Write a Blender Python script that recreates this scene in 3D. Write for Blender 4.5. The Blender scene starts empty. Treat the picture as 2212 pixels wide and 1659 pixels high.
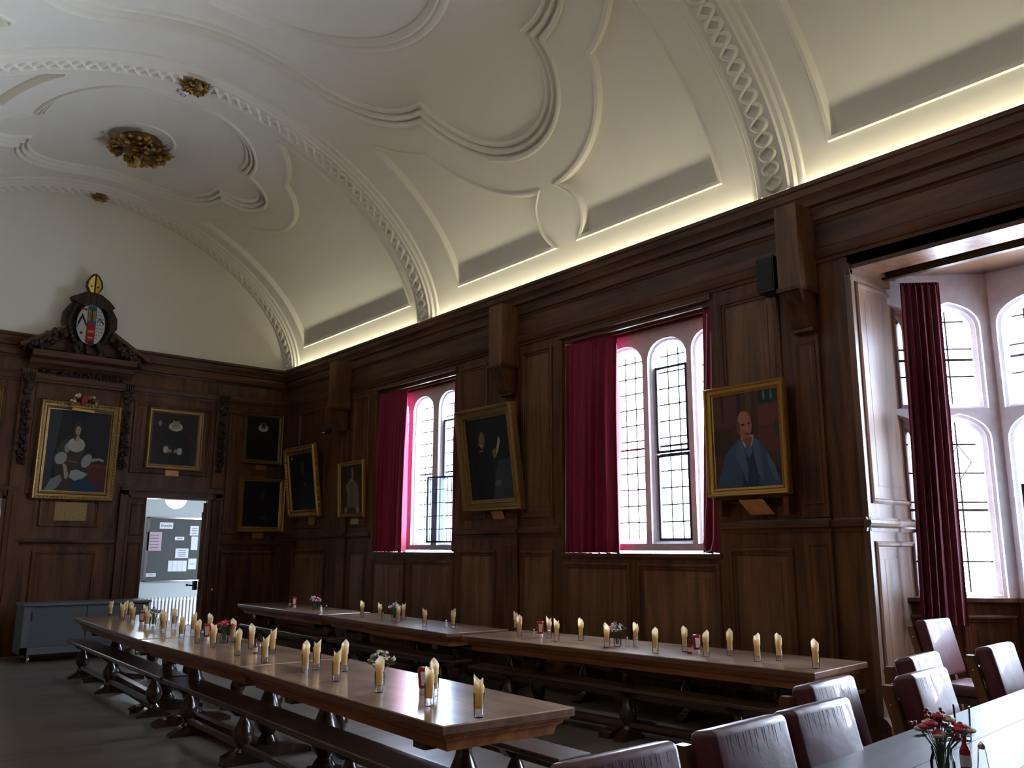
import bpy, bmesh, math, random
from mathutils import Matrix, Vector, geometry
R = math.radians
PI = math.pi
sc = bpy.context.scene
col = sc.collection

# ------------------------------------------------------------------ camera
def make_camera():
    F, yaw, pit, rol = 1828.8, R(39.796), R(11.165), R(.2057)
    f = Vector((math.sin(yaw) * math.cos(pit), math.cos(yaw) * math.cos(pit), math.sin(pit)))
    r = Vector((math.cos(yaw), -math.sin(yaw), 0))
    u = r.cross(f)
    r2 = math.cos(rol) * r + math.sin(rol) * u
    u2 = -math.sin(rol) * r + math.cos(rol) * u
    cd = bpy.data.cameras.new('camera')
    cam = bpy.data.objects.new('camera', cd)
    col.objects.link(cam)
    cd.sensor_width = 36
    cd.lens = 36 * F / 2212
    cd.clip_start = .05
    m = Matrix((r2, u2, -f)).transposed().to_4x4()
    m.translation = (0, 0, 1.62)
    cam.matrix_world = m
    sc.camera = cam
make_camera()

# ------------------------------------------------------------------ view, world, light
sc.view_settings.view_transform = 'Standard'
sc.view_settings.look = 'None'
sc.view_settings.gamma = 1
sc.view_settings.use_curve_mapping = False
sc.view_settings.exposure = 1.52
sc.cycles.use_denoising = True
try:
    sc.cycles.denoiser = 'OPENIMAGEDENOISE'
except Exception:
    pass
sc.cycles.adaptive_threshold = .025
sc.cycles.max_bounces = 7
sc.cycles.diffuse_bounces = 4
sc.cycles.glossy_bounces = 4
sc.cycles.transmission_bounces = 8
sc.cycles.transparent_max_bounces = 12
sc.cycles.sample_clamp_indirect = 6
sc.cycles.caustics_reflective = False
sc.cycles.caustics_refractive = False
SKY = 17.5
COVE = 14.0
w = bpy.data.worlds.new('overcast_sky')
sc.world = w
w.use_nodes = True
bg = w.node_tree.nodes['Background']
bg.inputs[0].default_value = (.70, .81, 1, 1)
bg.inputs[1].default_value = SKY

def area(name, loc, target, sx, sy, energy, color=(1, 1, 1), portal=False, spread=180):
    l = bpy.data.lights.new(name, 'AREA')
    l.shape = 'RECTANGLE'
    l.size, l.size_y = sx, sy
    l.energy = energy
    l.color = color
    l.spread = R(spread)
    o = bpy.data.objects.new(name, l)
    col.objects.link(o)
    o.location = loc
    d = Vector(target) - Vector(loc)
    z = -d.normalized()
    up = Vector((0, 0, 1)) if abs(z.z) < .9 else Vector((0, 1, 0))
    x = up.cross(z).normalized()
    y = z.cross(x)
    o.matrix_world = Matrix.Translation(loc) @ Matrix((x, y, z)).transposed().to_4x4()
    if portal:
        l.cycles.is_portal = True
    return o
# openings that let the daylight in
area('daylight_opening', (7.56, 10.9, 2.9), (0, 10.9, 2.9), 2.3, 2.7, 1, portal=True)
area('daylight_opening', (7.56, 6.43, 2.9), (0, 6.43, 2.9), 2.3, 2.7, 1, portal=True)
area('daylight_opening', (8.60, 1.6, 2.65), (0, 1.6, 2.65), 3.2, 3.1, 1, portal=True)
area('daylight_opening', (8.28, 3.43, 2.65), (7.28, 2.43, 2.65), 1.3, 3.1, 1, portal=True)
# strip lamps lying in the cove behind the cornices (both long walls)
WARM = (1.0, .94, .70)
area('cove_strip_lamp', (7.045, 6.4, 5.03), (6.8, 6.4, 6.0), .05, 17.6, COVE * 2, WARM)
area('cove_strip_lamp', (-.44, 6.4, 5.03), (-.2, 6.4, 6.0), .05, 17.6, COVE * .8, WARM)

# ------------------------------------------------------------------ materials
MATS = {}
def nm(name):
    m = bpy.data.materials.new(name)
    m.use_nodes = True
    MATS[name] = m
    return m, m.node_tree.nodes, m.node_tree.links, m.node_tree.nodes['Principled BSDF']
def setp(b, **k):
    for n, v in k.items():
        n = n.replace('_', ' ')
        if n in b.inputs:
            b.inputs[n].default_value = v
def c4(c):
    return (c[0], c[1], c[2], 1)
def plain(name, c, rough=.5, metal=0, noise=0, nscale=20, bump=0, coat=0, sheen=0, em=None, es=0, spec=.5):
    if name in MATS:
        return MATS[name]
    m, N, L, b = nm(name)
    setp(b, Base_Color=c4(c), Roughness=rough, Metallic=metal, Coat_Weight=coat, Sheen_Weight=sheen)
    if 'Specular IOR Level' in b.inputs:
        b.inputs['Specular IOR Level'].default_value = spec
    if sheen:
        b.inputs['Sheen Tint'].default_value = (1, .35, .5, 1)
        b.inputs['Sheen Roughness'].default_value = .35
    if em:
        b.inputs['Emission Color'].default_value = c4(em)
        b.inputs['Emission Strength'].default_value = es
    if noise or bump:
        tc = N.new('ShaderNodeTexCoord')
        ns = N.new('ShaderNodeTexNoise')
        ns.inputs['Scale'].default_value = nscale
        ns.inputs['Detail'].default_value = 5
        L.new(tc.outputs['Object'], ns.inputs['Vector'])
        if noise:
            mx = N.new('ShaderNodeMix'); mx.data_type = 'RGBA'
            mx.inputs['A'].default_value = c4([v * (1 - noise) for v in c])
            mx.inputs['B'].default_value = c4([min(1, v * (1 + noise)) for v in c])
            L.new(ns.outputs['Fac'], mx.inputs['Factor'])
            L.new(mx.outputs['Result'], b.inputs['Base Color'])
        if bump:
            bp = N.new('ShaderNodeBump')
            bp.inputs['Strength'].default_value = bump
            bp.inputs['Distance'].default_value = .01
            L.new(ns.outputs['Fac'], bp.inputs['Height'])
            L.new(bp.outputs['Normal'], b.inputs['Normal'])
    return m
def wood(name, c1, c2, axis=2, rough=.4, coat=.15, scale=9, c3=None, big=.8):
    m, N, L, b = nm(name)
    setp(b, Roughness=rough, Coat_Weight=coat, Coat_Roughness=.18 if coat > .5 else .3)
    b.inputs['Specular IOR Level'].default_value = .5 if coat > .15 else .28
    tc = N.new('ShaderNodeTexCoord')
    mp = N.new('ShaderNodeMapping')
    s = [1, 1, 1]; s[axis] = .09
    mp.inputs['Scale'].default_value = s
    L.new(tc.outputs['Object'], mp.inputs['Vector'])
    n1 = N.new('ShaderNodeTexNoise')
    n1.inputs['Scale'].default_value = scale; n1.inputs['Detail'].default_value = 8
    n1.inputs['Roughness'].default_value = .62; n1.inputs['Distortion'].default_value = .5
    L.new(mp.outputs[0], n1.inputs['Vector'])
    n2 = N.new('ShaderNodeTexNoise')
    n2.inputs['Scale'].default_value = big; n2.inputs['Detail'].default_value = 3
    L.new(tc.outputs['Object'], n2.inputs['Vector'])
    rp = N.new('ShaderNodeValToRGB')
    rp.color_ramp.elements[0].position = .3; rp.color_ramp.elements[0].color = c4(c1)
    rp.color_ramp.elements[1].position = .7; rp.color_ramp.elements[1].color = c4(c2)
    L.new(n1.outputs['Fac'], rp.inputs['Fac'])
    mx = N.new('ShaderNodeMix'); mx.data_type = 'RGBA'; mx.blend_type = 'MULTIPLY'
    mx.inputs['Factor'].default_value = .55
    rp2 = N.new('ShaderNodeValToRGB')
    rp2.color_ramp.elements[0].position = .35; rp2.color_ramp.elements[0].color = c4(c3 or (.55, .5, .48))
    rp2.color_ramp.elements[1].position = .65; rp2.color_ramp.elements[1].color = (1, 1, 1, 1)
    L.new(n2.outputs['Fac'], rp2.inputs['Fac'])
    L.new(rp.outputs[0], mx.inputs['A']); L.new(rp2.outputs[0], mx.inputs['B'])
    L.new(mx.outputs['Result'], b.inputs['Base Color'])
    bp = N.new('ShaderNodeBump'); bp.inputs['Strength'].default_value = .12; bp.inputs['Distance'].default_value = .004
    L.new(n1.outputs['Fac'], bp.inputs['Height']); L.new(bp.outputs['Normal'], b.inputs['Normal'])
    return m
OAK = wood('dark_oak_upright', (.042, .016, .007), (.215, .088, .036), 2, .42, .08)
OAKY = wood('dark_oak_lengthwise', (.040, .016, .008), (.19, .082, .038), 1, .40, .1)
OAKX = wood('dark_oak_crosswise', (.040, .016, .008), (.19, .082, .038), 0, .40, .1)
OAKL = wood('mid_oak_upright', (.09, .040, .018), (.30, .145, .068), 2, .36, .12)
OAKG = wood('varnished_oak', (.09, .045, .024), (.26, .14, .08), 2, .42, .3)
OAKS = wood('varnished_oak_soffit', (.09, .045, .024), (.26, .14, .08), 1, .25, .9)
OAKC = wood('carved_oak', (.018, .010, .006), (.07, .04, .024), 2, .5, .1, 18)
TOP = wood('table_top_oak', (.26, .15, .095), (.66, .44, .30), 1, .28, 1.0, 7, (.42, .34, .28), 2.2)
APR = wood('table_apron_oak', (.20, .060, .018), (.58, .22, .070), 1, .42, .1)
LEGW = wood('turned_leg_oak', (.020, .009, .005), (.080, .036, .018), 2, .22, .6)
BEN = wood('bench_oak', (.035, .018, .010), (.13, .066, .034), 1, .3, .4)
OAKE = wood('table_edge_oak', (.09, .040, .022), (.26, .125, .07), 1, .36, .3)
HIGH = wood('high_table_oak', (.07, .07, .078), (.15, .145, .155), 0, .5, .1, 6)
FLOOR = wood('floor_boards', (.11, .09, .075), (.26, .215, .175), 0, .36, .4, 5, (.5, .5, .5), .6)
PLAS = plain('cream_plaster', (.84, .80, .69), .75, noise=.02, nscale=3, spec=.2)
WALLP = plain('corridor_paint', (.40, .44, .44), .7)
STONE = plain('grey_limestone', (.70, .68, .70), .8, noise=.22, nscale=9, bump=.5, spec=.3)
GILT = plain('gilding', (.58, .37, .11), .42, 1, noise=.25, nscale=40, bump=.4)
GILTD = plain('dull_gilding', (.26, .175, .07), .42, .8, noise=.35, nscale=45, bump=.6)
GILTB = plain('antique_gilding', (.36, .235, .09), .4, .85, noise=.4, nscale=30, bump=.5)
LEAD = plain('window_lead', (.07, .07, .08), .6)
IRON = plain('window_iron', (.03, .035, .05), .5, .3)
VELV = plain('crimson_velvet', (.25, .007, .038), .75, sheen=.25, noise=.1, nscale=60)
_n = VELV.node_tree; _t = _n.nodes.new('ShaderNodeBsdfTranslucent'); _t.inputs[0].default_value = (.22, .006, .04, 1)
_x = _n.nodes.new('ShaderNodeMixShader'); _x.inputs[0].default_value = .06
_n.links.new(_n.nodes['Principled BSDF'].outputs[0], _x.inputs[1]); _n.links.new(_t.outputs[0], _x.inputs[2]); _n.links.new(_x.outputs[0], _n.nodes['Material Output'].inputs[0])
VELD = plain('wine_velvet', (.11, .008, .022), .8, sheen=.15, noise=.1, nscale=60)
LEAT = plain('burgundy_leather', (.095, .018, .024), .42, coat=.3, noise=.15, nscale=14, bump=.25)
BRAS = plain('brass_plate', (.55, .36, .12), .35, .9, noise=.2, nscale=12)
GREYP = plain('grey_painted_metal', (.125, .135, .145), .45, noise=.05, nscale=3)
BLACK = plain('black_plastic', (.012, .012, .014), .5)
WHITEP = plain('white_paper', (.60, .62, .66), .7)
WHITEG = plain('white_enamel', (.82, .82, .80), .4)
NAPK = plain('yellow_paper_napkin', (.95, .80, .52), .8, noise=.04, nscale=30, spec=.2)
_n = NAPK.node_tree; _t = _n.nodes.new('ShaderNodeBsdfTranslucent'); _t.inputs[0].default_value = (.95, .80, .50, 1)
_x = _n.nodes.new('ShaderNodeMixShader'); _x.inputs[0].default_value = .6
_n.links.new(_n.nodes['Principled BSDF'].outputs[0], _x.inputs[1]); _n.links.new(_t.outputs[0], _x.inputs[2]); _n.links.new(_x.outputs[0], _n.nodes['Material Output'].inputs[0])
LEAF = plain('green_leaf', (.05, .12, .045), .5, noise=.4, nscale=30)
LEAF2 = plain('dark_leaf', (.03, .07, .04), .5, noise=.3, nscale=30)
PINK = plain('pink_petal', (.65, .04, .10), .6)
REDB = plain('red_berry', (.30, .01, .02), .35)
WHITF = plain('white_petal', (.75, .80, .85), .6)
CREAMF = plain('cream_petal', (.60, .58, .36), .6)
KET = plain('ketchup_red', (.33, .01, .012), .25, coat=.5)
LABEL = plain('bottle_label', (.70, .68, .66), .6)
CHROM = plain('chrome', (.75, .75, .78), .18, 1)
GLOB = plain('lamp_globe_glass', (.9, .9, .88), .4, em=(1, .97, .88), es=1.3)
BOARD = plain('notice_board_felt', (.07, .078, .075), .9)
def glass(name, c=(1, 1, 1), rough=0.0, ior=1.45):
    m, N, L, b = nm(name)
    N.remove(b)
    t = N.new('ShaderNodeBsdfTransparent'); t.inputs[0].default_value = c4(c)
    g = N.new('ShaderNodeBsdfGlossy'); g.inputs['Roughness'].default_value = .02
    f = N.new('ShaderNodeFresnel'); f.inputs[0].default_value = ior * .84
    x = N.new('ShaderNodeMixShader')
    L.new(f.outputs[0], x.inputs[0]); L.new(t.outputs[0], x.inputs[1]); L.new(g.outputs[0], x.inputs[2])
    L.new(x.outputs[0], N['Material Output'].inputs[0])
    return m
GLASS = glass('clear_glass', (.98, .985, .99))
def pane(name, tint, gl):
    m, N, L, b = nm(name)
    N.remove(b)
    t = N.new('ShaderNodeBsdfTransparent'); t.inputs[0].default_value = c4(tint)
    g = N.new('ShaderNodeBsdfGlossy'); g.inputs['Roughness'].default_value = .03
    x = N.new('ShaderNodeMixShader'); x.inputs[0].default_value = gl
    L.new(t.outputs[0], x.inputs[1]); L.new(g.outputs[0], x.inputs[2])
    L.new(x.outputs[0], N['Material Output'].inputs[0])
    return m
PANE = pane('leaded_pane', (.96, .98, 1), .04)
PANEB = pane('open_casement_pane', (.50, .62, .80), .10)

# ------------------------------------------------------------------ mesh helpers
class MB:
    def __init__(s):
        s.v = []; s.f = []; s.m = []; s.mats = []; s.xf = Matrix()
    def mi(s, mat):
        if mat not in s.mats: s.mats.append(mat)
        return s.mats.index(mat)
    def add(s, verts, faces, mat):
        o = len(s.v); k = s.mi(mat)
        s.v += [tuple(s.xf @ Vector(p)) for p in verts]
        s.f += [tuple(i + o for i in f) for f in faces]
        s.m += [k] * len(faces)
    def box(s, x0, x1, y0, y1, z0, z1, mat):
        s.add([(x0, y0, z0), (x1, y0, z0), (x1, y1, z0), (x0, y1, z0), (x0, y0, z1), (x1, y0, z1), (x1, y1, z1), (x0, y1, z1)],
              [(0, 3, 2, 1), (4, 5, 6, 7), (0, 1, 5, 4), (1, 2, 6, 5), (2, 3, 7, 6), (3, 0, 4, 7)], mat)
    def loft(s, rings, mat, ci=False, ck=False, cap0=False, cap1=False):
        n = len(rings[0]); k = len(rings); v = [p for r in rings for p in r]; f = []
        for a in range(k if ck else k - 1):
            b = (a + 1) % k
            for i in range(n if ci else n - 1):
                j = (i + 1) % n
                f.append((a * n + i, a * n + j, b * n + j, b * n + i))
        if cap0: f.append(tuple(range(n))[::-1])
        if cap1: f.append(tuple((k - 1) * n + i for i in range(n)))
        s.add(v, f, mat)
    def lathe(s, prof, mat, n=16, c=(0, 0, 0), cap=True):
        rings = [[(c[0] + r * math.cos(2 * PI * i / n), c[1] + r * math.sin(2 * PI * i / n), c[2] + z) for i in range(n)] for r, z in prof]
        s.loft(rings, mat, ci=True, cap0=cap, cap1=cap)
    def tube(s, pts, r, mat, n=6, taper=None):
        rings = []
        for i, p in enumerate(pts):
            p = Vector(p)
            a = Vector(pts[max(0, i - 1)]); b = Vector(pts[min(len(pts) - 1, i + 1)])
            d = (b - a).normalized()
            up = Vector((0, 0, 1)) if abs(d.z) < .9 else Vector((1, 0, 0))
            x = d.cross(up).normalized(); y = x.cross(d)
            rr = r * (taper[i] if taper else 1)
            rings.append([tuple(p + rr * (math.cos(2 * PI * k / n) * x + math.sin(2 * PI * k / n) * y)) for k in range(n)])
        s.loft(rings, mat, ci=True, cap0=True, cap1=True)
    def ball(s, c, r, mat, n=8, m=5, sc_=(1, 1, 1)):
        rings = []
        for j in range(1, m):
            t = PI * j / m
            rings.append([(c[0] + r * sc_[0] * math.sin(t) * math.cos(2 * PI * i / n), c[1] + r * sc_[1] * math.sin(t) * math.sin(2 * PI * i / n), c[2] + r * sc_[2] * math.cos(t)) for i in range(n)])
        v = [p for q in rings for p in q]; f = []
        for a in range(len(rings) - 1):
            for i in range(n):
                j = (i + 1) % n
                f.append((a * n + i, a * n + j, (a + 1) * n + j, (a + 1) * n + i))
        v += [(c[0], c[1], c[2] + r * sc_[2]), (c[0], c[1], c[2] - r * sc_[2])]
        for i in range(n):
            j = (i + 1) % n
            f.append((len(v) - 2, j, i)); f.append((len(v) - 1, (m - 2) * n + i, (m - 2) * n + j))
        s.add(v, f, mat)
    def prism(s, poly, fr, t0, t1, mat):
        """poly (a,b) extruded from t0 to t1; fr(a,b,t) -> point"""
        n = len(poly)
        v = [fr(a, b, t0) for a, b in poly] + [fr(a, b, t1) for a, b in poly]
        f = [(i, (i + 1) % n, n + (i + 1) % n, n + i) for i in range(n)]
        f += [tuple(range(n))[::-1], tuple(range(n, 2 * n))]
        s.add(v, f, mat)
    def build(s, name, parent=None, smooth=35, loc=None):
        me = bpy.data.meshes.new(name)
        me.from_pydata(s.v, [], s.f)
        for m in s.mats: me.materials.append(m)
        me.polygons.foreach_set('material_index', s.m)
        if smooth:
            me.polygons.foreach_set('use_smooth', [True] * len(s.f))
            me.update()
            me.set_sharp_from_angle(angle=R(smooth))
        me.update()
        o = bpy.data.objects.new(name, me)
        col.objects.link(o)
        if parent: o.parent = parent
        if loc: o.location = loc
        return o
def tag(o, label=None, cat=None, group=None, kind=None):
    if label: o['label'] = label
    if cat: o['category'] = cat
    if group: o['group'] = group
    if kind: o['kind'] = kind
    return o
def struct(o, label=None):
    o['kind'] = 'structure'
    if label: o['label'] = label
    return o
def empty(name, loc=(0, 0, 0), rz=0):
    o = bpy.data.objects.new(name, None)
    col.objects.link(o)
    o.location = loc; o.rotation_euler = (0, 0, rz)
    o.empty_display_size = .1
    return o
def copy_tree(o, parent=None):
    c = o.copy(); col.objects.link(c); c.parent = parent
    for ch in list(o.children):
        copy_tree(ch, c)
    return c
def frame(O, U, V, N):
    O, U, V, N = Vector(O), Vector(U), Vector(V), Vector(N)
    return lambda a, b, h=0: tuple(O + a * U + b * V + h * N)
def offset_poly(loop, d):
    n = len(loop)
    ar = sum(loop[i][0] * loop[(i + 1) % n][1] - loop[(i + 1) % n][0] * loop[i][1] for i in range(n))
    sg = 1 if ar > 0 else -1
    out = []
    for i in range(n):
        p0, p1, p2 = loop[i - 1], loop[i], loop[(i + 1) % n]
        a = Vector((p1[0] - p0[0], p1[1] - p0[1])); b = Vector((p2[0] - p1[0], p2[1] - p1[1]))
        if a.length < 1e-9: a = b
        if b.length < 1e-9: b = a
        a.normalize(); b.normalize()
        n1 = Vector((a.y, -a.x)) * sg; n2 = Vector((b.y, -b.x)) * sg
        q = (n1 + n2) / max(.35, 1 + n1.dot(n2))
        out.append((p1[0] + q.x * d, p1[1] + q.y * d))
    return out
def inside(p, loop):
    c = False; x, y = p; n = len(loop)
    for i in range(n):
        x1, y1 = loop[i]; x2, y2 = loop[(i + 1) % n]
        if (y1 > y) != (y2 > y) and x < (x2 - x1) * (y - y1) / (y2 - y1) + x1: c = not c
    return c
def plate(outer, holes, fr, h, mb, mat, grid=None):
    """flat or mapped sheet with holes by constrained triangulation"""
    pts = []; edges = []
    def addloop(lp):
        o = len(pts)
        for p in lp: pts.append(Vector(p))
        for i in range(len(lp)): edges.append((o + i, o + (i + 1) % len(lp)))
    addloop(outer)
    for hl in holes: addloop(hl)
    if grid:
        for p in grid:
            if not any(inside(p, hl) for hl in holes): pts.append(Vector(p))
    vo, eo, fo, *_ = geometry.delaunay_2d_cdt(pts, edges, [], 0, 1e-6)
    fs = []
    for f in fo:
        cx = sum(vo[i][0] for i in f) / len(f); cy = sum(vo[i][1] for i in f) / len(f)
        if inside((cx, cy), outer) and not any(inside((cx, cy), hl) for hl in holes): fs.append(tuple(f))
    mb.add([fr(p[0], p[1], h) for p in vo], fs, mat)
def dense(loop, step):
    out = []
    n = len(loop)
    for i in range(n):
        a, b = loop[i], loop[(i + 1) % n]
        d = math.hypot(b[0] - a[0], b[1] - a[1]); k = max(1, int(d / step))
        for j in range(k): out.append((a[0] + (b[0] - a[0]) * j / k, a[1] + (b[1] - a[1]) * j / k))
    return out
def rects_minus(a0, a1, b0, b1, holes):
    """grid split of a rectangle without the holes"""
    xs = sorted({a0, a1, *[h[0] for h in holes], *[h[1] for h in holes]}); out = []
    xs = [x for x in xs if a0 <= x <= a1]
    for i in range(len(xs) - 1):
        m = (xs[i] + xs[i + 1]) / 2
        hs = sorted([(h[2], h[3]) for h in holes if h[0] < m < h[1]]); z = b0
        for lo, hi in hs:
            if lo > z: out.append((xs[i], xs[i + 1], z, lo))
            z = max(z, hi)
        if z < b1: out.append((xs[i], xs[i + 1], z, b1))
    return out
def panel(mb, fr, u0, u1, v0, v1, mat, fmat=None, s=1.0):
    """bolection-moulded panel with a fielded centre"""
    fmat = fmat or mat
    prof = [(0, 0), (.004, .020), (.020, .030), (.036, .026), (.044, .012), (.062, .012), (.070, .002), (.085, .002)]
    def ring(i, h):
        i *= s
        return [fr(u0 + i, v0 + i, h * s), fr(u1 - i, v0 + i, h * s), fr(u1 - i, v1 - i, h * s), fr(u0 + i, v1 - i, h * s)]
    mb.loft([ring(i, h) for i, h in prof], mat, ci=True)
    e = .085
    inner = min(u1 - u0, v1 - v0) / s
    if inner > .36:
        mb.loft([ring(.085, .002), ring(.135, .006), ring(.138, .012), ring(.145, .012)], fmat, ci=True)
        e = .145
    r = ring(e, .012 if inner > .36 else .002)
    mb.add(r, [(0, 1, 2, 3)], fmat)

random.seed(7)
# ================================================================== CEILING
XC, EA, ZC, EB, EN = 3.3019, 3.68238, 5.09666, 2.55189, 1.74326
def _prof():
    P = []
    for i in range(2401):
        t = 1e-4 + (PI - 2e-4) * i / 2400
        c, s = math.cos(t), math.sin(t)
        x = EA * math.copysign(abs(c) ** (2 / EN), c); z = EB * abs(s) ** (2 / EN)
        nx = math.copysign(abs(x / EA) ** (EN - 1) / EA, x); nz = abs(z / EB) ** (EN - 1) / EB
        L = math.hypot(nx, nz) + 1e-12
        P.append((XC + x, ZC + z, nx / L, nz / L))
    S = [0]
    for i in range(1, len(P)): S.append(S[-1] + math.hypot(P[i][0] - P[i - 1][0], P[i][1] - P[i - 1][1]))
    return P, S
PP, SS = _prof()
HALF = SS[1200]
import bisect
def vault(y, s, off):
    """s: arc length from the crown, positive towards the window wall"""
    q = HALF - s
    if q < 0 or q > SS[-1]:
        sg = 1 if q < 0 else -1
        return (XC + sg * (EA + off), y, ZC - (-q if q < 0 else q - SS[-1]))
    i = min(max(bisect.bisect(SS, q), 1), len(SS) - 1)
    w_ = (q - SS[i - 1]) / (SS[i] - SS[i - 1])
    a, b = PP[i - 1], PP[i]
    nx = a[2] * (1 - w_) + b[2] * w_; nz = a[3] * (1 - w_) + b[3] * w_
    L = math.hypot(nx, nz)
    return (a[0] * (1 - w_) + b[0] * w_ + off * nx / L, y, a[1] * (1 - w_) + b[1] * w_ + off * nz / L)
SO, FO = .10, .178                      # strap level, sunk field level
cfr = lambda a, b, h: vault(a, b, h)

class Foil:
    """lobed outline: rounded rectangle with two half-round lobes"""
    def __init__(s, yc, lob_s, lob_r, hy, hs, cr):
        s.yc, s.ls, s.lr, s.hy, s.hs, s.cr = yc, lob_s, lob_r, hy, hs, cr
    def exit_lobe(s, ph, d):
        u, v = math.cos(ph), abs(math.sin(ph)); r = s.lr + d
        # ray from the centre, circle (0, ls) radius r
        b = v * s.ls; D = b * b - (s.ls ** 2 - r * r)
        return b + math.sqrt(D) if D > 0 else 0
    def exit_rect(s, ph, d):
        u, v = abs(math.cos(ph)), abs(math.sin(ph)); hy, hs, r = s.hy + d, s.hs + d, s.cr + d
        t = min(hy / u if u > 1e-9 else 1e9, hs / v if v > 1e-9 else 1e9)
        cx, cy = hy - r, hs - r
        if t * u > cx and t * v > cy:
            b = u * cx + v * cy; D = b * b - (cx * cx + cy * cy - r * r)
            t = b + math.sqrt(max(D, 0))
        return t
    def notch(s, d):
        lo, hi = .1, PI / 2
        for _ in range(50):
            m = (lo + hi) / 2
            if s.exit_lobe(m, d) > s.exit_rect(m, d): hi = m
            else: lo = m
        return (lo + hi) / 2
    def ring(s, d, n=28):
        a = s.notch(d); out = []
        segs = [(-a, a, 0), (a, PI - a, 1), (PI - a, PI + a, 0), (PI + a, 2 * PI - a, 1)]
        for p0, p1, k in segs:
            for i in range(n):
                ph = p0 + (p1 - p0) * i / n
                t = s.exit_lobe(ph, d) if k else s.exit_rect(ph, d)
                if i == 0: t = s.exit_rect(ph, d)
                out.append((s.yc + t * math.cos(ph), t * math.sin(ph)))
        return out
    def contains(s, p, d):
        dy, ds = p[0] - s.yc, p[1]
        return math.hypot(dy, ds) < max(s.exit_lobe(math.atan2(ds, dy), d), s.exit_rect(math.atan2(ds, dy), d))

QPROF = [(-.01, -.095), (.0, -.062), (.012, -.040), (.040, -.032), (.052, -.066), (.078, -.070), (.094, -.030), (.112, .002), (.128, .000), (.140, -.042), (.165, -.046), (.180, .002), (.205, .034), (.225, .030), (.238, -.004)]
PPROF = [(-.014, -.095), (.0, -.065), (.004, -.018), (.018, .012), (.05, .018), (.062, .008), (.066, -.004)]
def foil_mould(mb, foil, k=1.0):
    rings = [[vault(p[0], p[1], SO - h) for p in foil.ring(d * k)] for d, h in QPROF]
    mb.loft(rings, PLAS, ci=True)
def line_mould(mb, loop):
    rings = [[vault(p[0], p[1], SO - h) for p in offset_poly(loop, d)] for d, h in PPROF]
    mb.loft(rings, PLAS, ci=True)
def field_loop(foil, d, ya, yb, sb, rnd, mirror):
    """sunk panel between a rib side (ya), the foil outline and the springing; rnd=(centre y, centre s, radius) bites a corner"""
    sgn = 1 if yb > ya else -1
    loop = []
    ring = foil.ring(d, 80)
    up = [p for p in ring if p[1] > 0]
    def keep(p):
        if not (min(ya, yb) < p[0] < max(ya, yb)): return False
        if rnd and math.hypot(p[0] - rnd[0], p[1] - rnd[1]) < rnd[2]: return False
        return p[1] < sb
    up = sorted([p for p in up if keep(p)], key=lambda p: sgn * p[0])
    # start at rib side bottom corner
    loop = [(ya, sb), (ya, up[0][1] - .0)]
    loop += up
    if rnd:
        arc = []
        for i in range(41):
            an = PI * i / 40
            p = (rnd[0] - sgn * rnd[2] * math.sin(an), rnd[1] - rnd[2] * math.cos(an))
            if p[1] < sb and not foil.contains(p, d): arc.append(p)
        loop += arc
        dy = math.sqrt(max(0, rnd[2] ** 2 - (sb - rnd[1]) ** 2))
        loop.append((rnd[0] - sgn * dy, sb))
    else:
        loop += [(yb, up[-1][1]), (yb, sb)]
    out = [loop[0]]
    for p in loop[1:]:
        if math.hypot(p[0] - out[-1][0], p[1] - out[-1][1]) > .012: out.append(p)
    out = dense(out, .12)
    if mirror: out = [(p[0], -p[1]) for p in out]
    return out

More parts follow.
